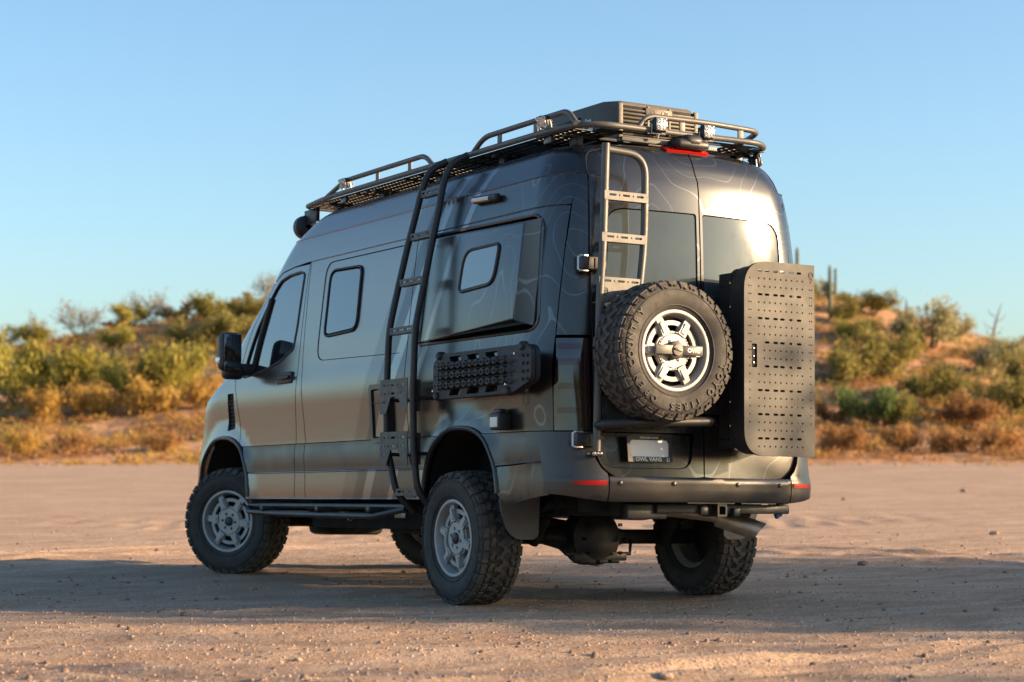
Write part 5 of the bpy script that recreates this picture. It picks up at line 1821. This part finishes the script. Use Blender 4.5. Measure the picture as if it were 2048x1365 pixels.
g.tube([(.488 + .016 * math.cos(a), BYF - .001, BZ1 - .060 + .016 * math.sin(a)) for a in np.linspace(0, 2 * PI, 16, endpoint=False)], .002, 5, closed=True)
g.lathe([(0, .007), (-.0012, .007), (-.0012, .0005)], 10, (.488, BYF, BZ1 - .058), 'Y')
g.tube([(.476, BYF - .001, BZ1 - .088), (.488, BYF - .001, BZ1 - .082), (.500, BYF - .001, BZ1 - .090)], .002, 5)
bx_part(g, 'engraved_badge', M['dprint'])

# ---- recovery boards on the flank
def board(x, front):
    base = Vector((x, .63, 1.262))
    lab = 'outer black traction board with studded ribs pinned to the side' if front else 'inner black traction board pressed between the outer board and the van side'
    e, part = gear('traction_board', base, lab, 'traction board', 'traction boards on the flank')
    y0, y1, z0, z1 = .045, 1.215, 1.272, 1.548
    o = rpoly([(y1, z0 + .05), (y1 - .06, z0), (y0 + .22, z0), (y0, z0 + .07), (y0, z1 - .035), (y0 + .05, z1), (y1 - .10, z1), (y1, z1 - .05)], [.02, .03, .05, .04, .03, .03, .03, .03])
    hs = []
    for c in (.50, .72, .94):
        hs.append(rpoly([(c - .075, z1 - .060), (c + .045, z1 - .060), (c + .075, z1 - .022), (c - .075, z1 - .022)], .012))
        hs.append(rpoly([(c - .075, z0 + .018), (c + .075, z0 + .018), (c + .045, z0 + .058), (c - .075, z0 + .058)], .012))
    g = MB(); plate('x', o, hs, .028, lambda u, v, w: (x - w, u, v), None, mb=g)
    part(g, 'board_plate', M['mould'])
    if not front: return
    rib = None
    for r_, zc in enumerate((1.352, 1.410, 1.468)):
        g = MB(); n = 60
        zl = []
        for i in range(n + 1):
            t = i / n
            y = y1 - .03 - (y1 - y0 - .19) * t
            wob = .0075 * math.sin(i * PI / 2.2)
            ht = .036 * min(1, t * 8, (1 - t) * 5)
            zl.append((y, wob, ht))
        for (y, wob, ht) in zl:
            g.v += [(x - .027, y, zc - .024 + wob * .5), (x - .028 - ht, y, zc - .015 + wob), (x - .028 - ht, y, zc + .015 - wob), (x - .027, y, zc + .024 - wob * .5)]
        for i in range(n):
            for k in range(3):
                g.f.append([i * 4 + k, i * 4 + k + 1, i * 4 + 5 + k, i * 4 + 4 + k])
        part(g, 'raised_rib', M['mould'], smooth=40)
        if r_ == 0:
            sm_ = MB(); sm_.lathe([(0, .0095), (-.006, .0085), (-.007, .005), (-.005, .003), (-.005, .0003)], 6)
            stud_me = sm_.mesh('stud', 25, M['mould'])
        for k in range(22):
            s_ = link('stud', stud_me, None, e); s_.location = Vector((x - .0635, y1 - .09 - k * .0400, zc)) - base
    g = MB()
    for i in range(2):
        for j in range(4):
            g.lathe([(0, .010), (-.010, .008), (-.010, .0005)], 6, (x - .028, y0 + .04 + .05 * i, z0 + .075 + .045 * j))
    part(g, 'end_cleat', M['mould'])
    for (y, z) in ((y0 + .10, z1 - .01), (y1 - .08, z1 - .01), (y1 - .05, z0 + .02), (y0 + .26, z0 + .015)):
        g = MB(); g.lathe([(.0, .028), (-.035, .026), (-.045, .018), (-.045, .0005)], 12, (x, y, z))
        part(g, 'mounting_pin_boss', M['mould'])
    g = MB()
    for (y, z) in ((y0 + .14, z1 - .055), (y1 - .05, z0 + .05), (y0 + .24, z0 + .05), (.665, 1.412)):
        g.lathe([(0, .009), (-.010, .008), (-.012, .0005)], 10, (x - .05, y, z))
    part(g, 'pin', M['chrome'])
    for (y, z) in ((y1 - .02, 1.225), (y0 + .13, 1.235)):
        g = MB(); g.tube([(x + .02, y + .035 * math.cos(a), z + .032 * math.sin(a)) for a in np.linspace(0, 2 * PI, 20, endpoint=False)], .0018, 5, closed=True)
        part(g, 'tether_loop', M['dprint'])
board(-1.088, False)
board(-1.122, True)
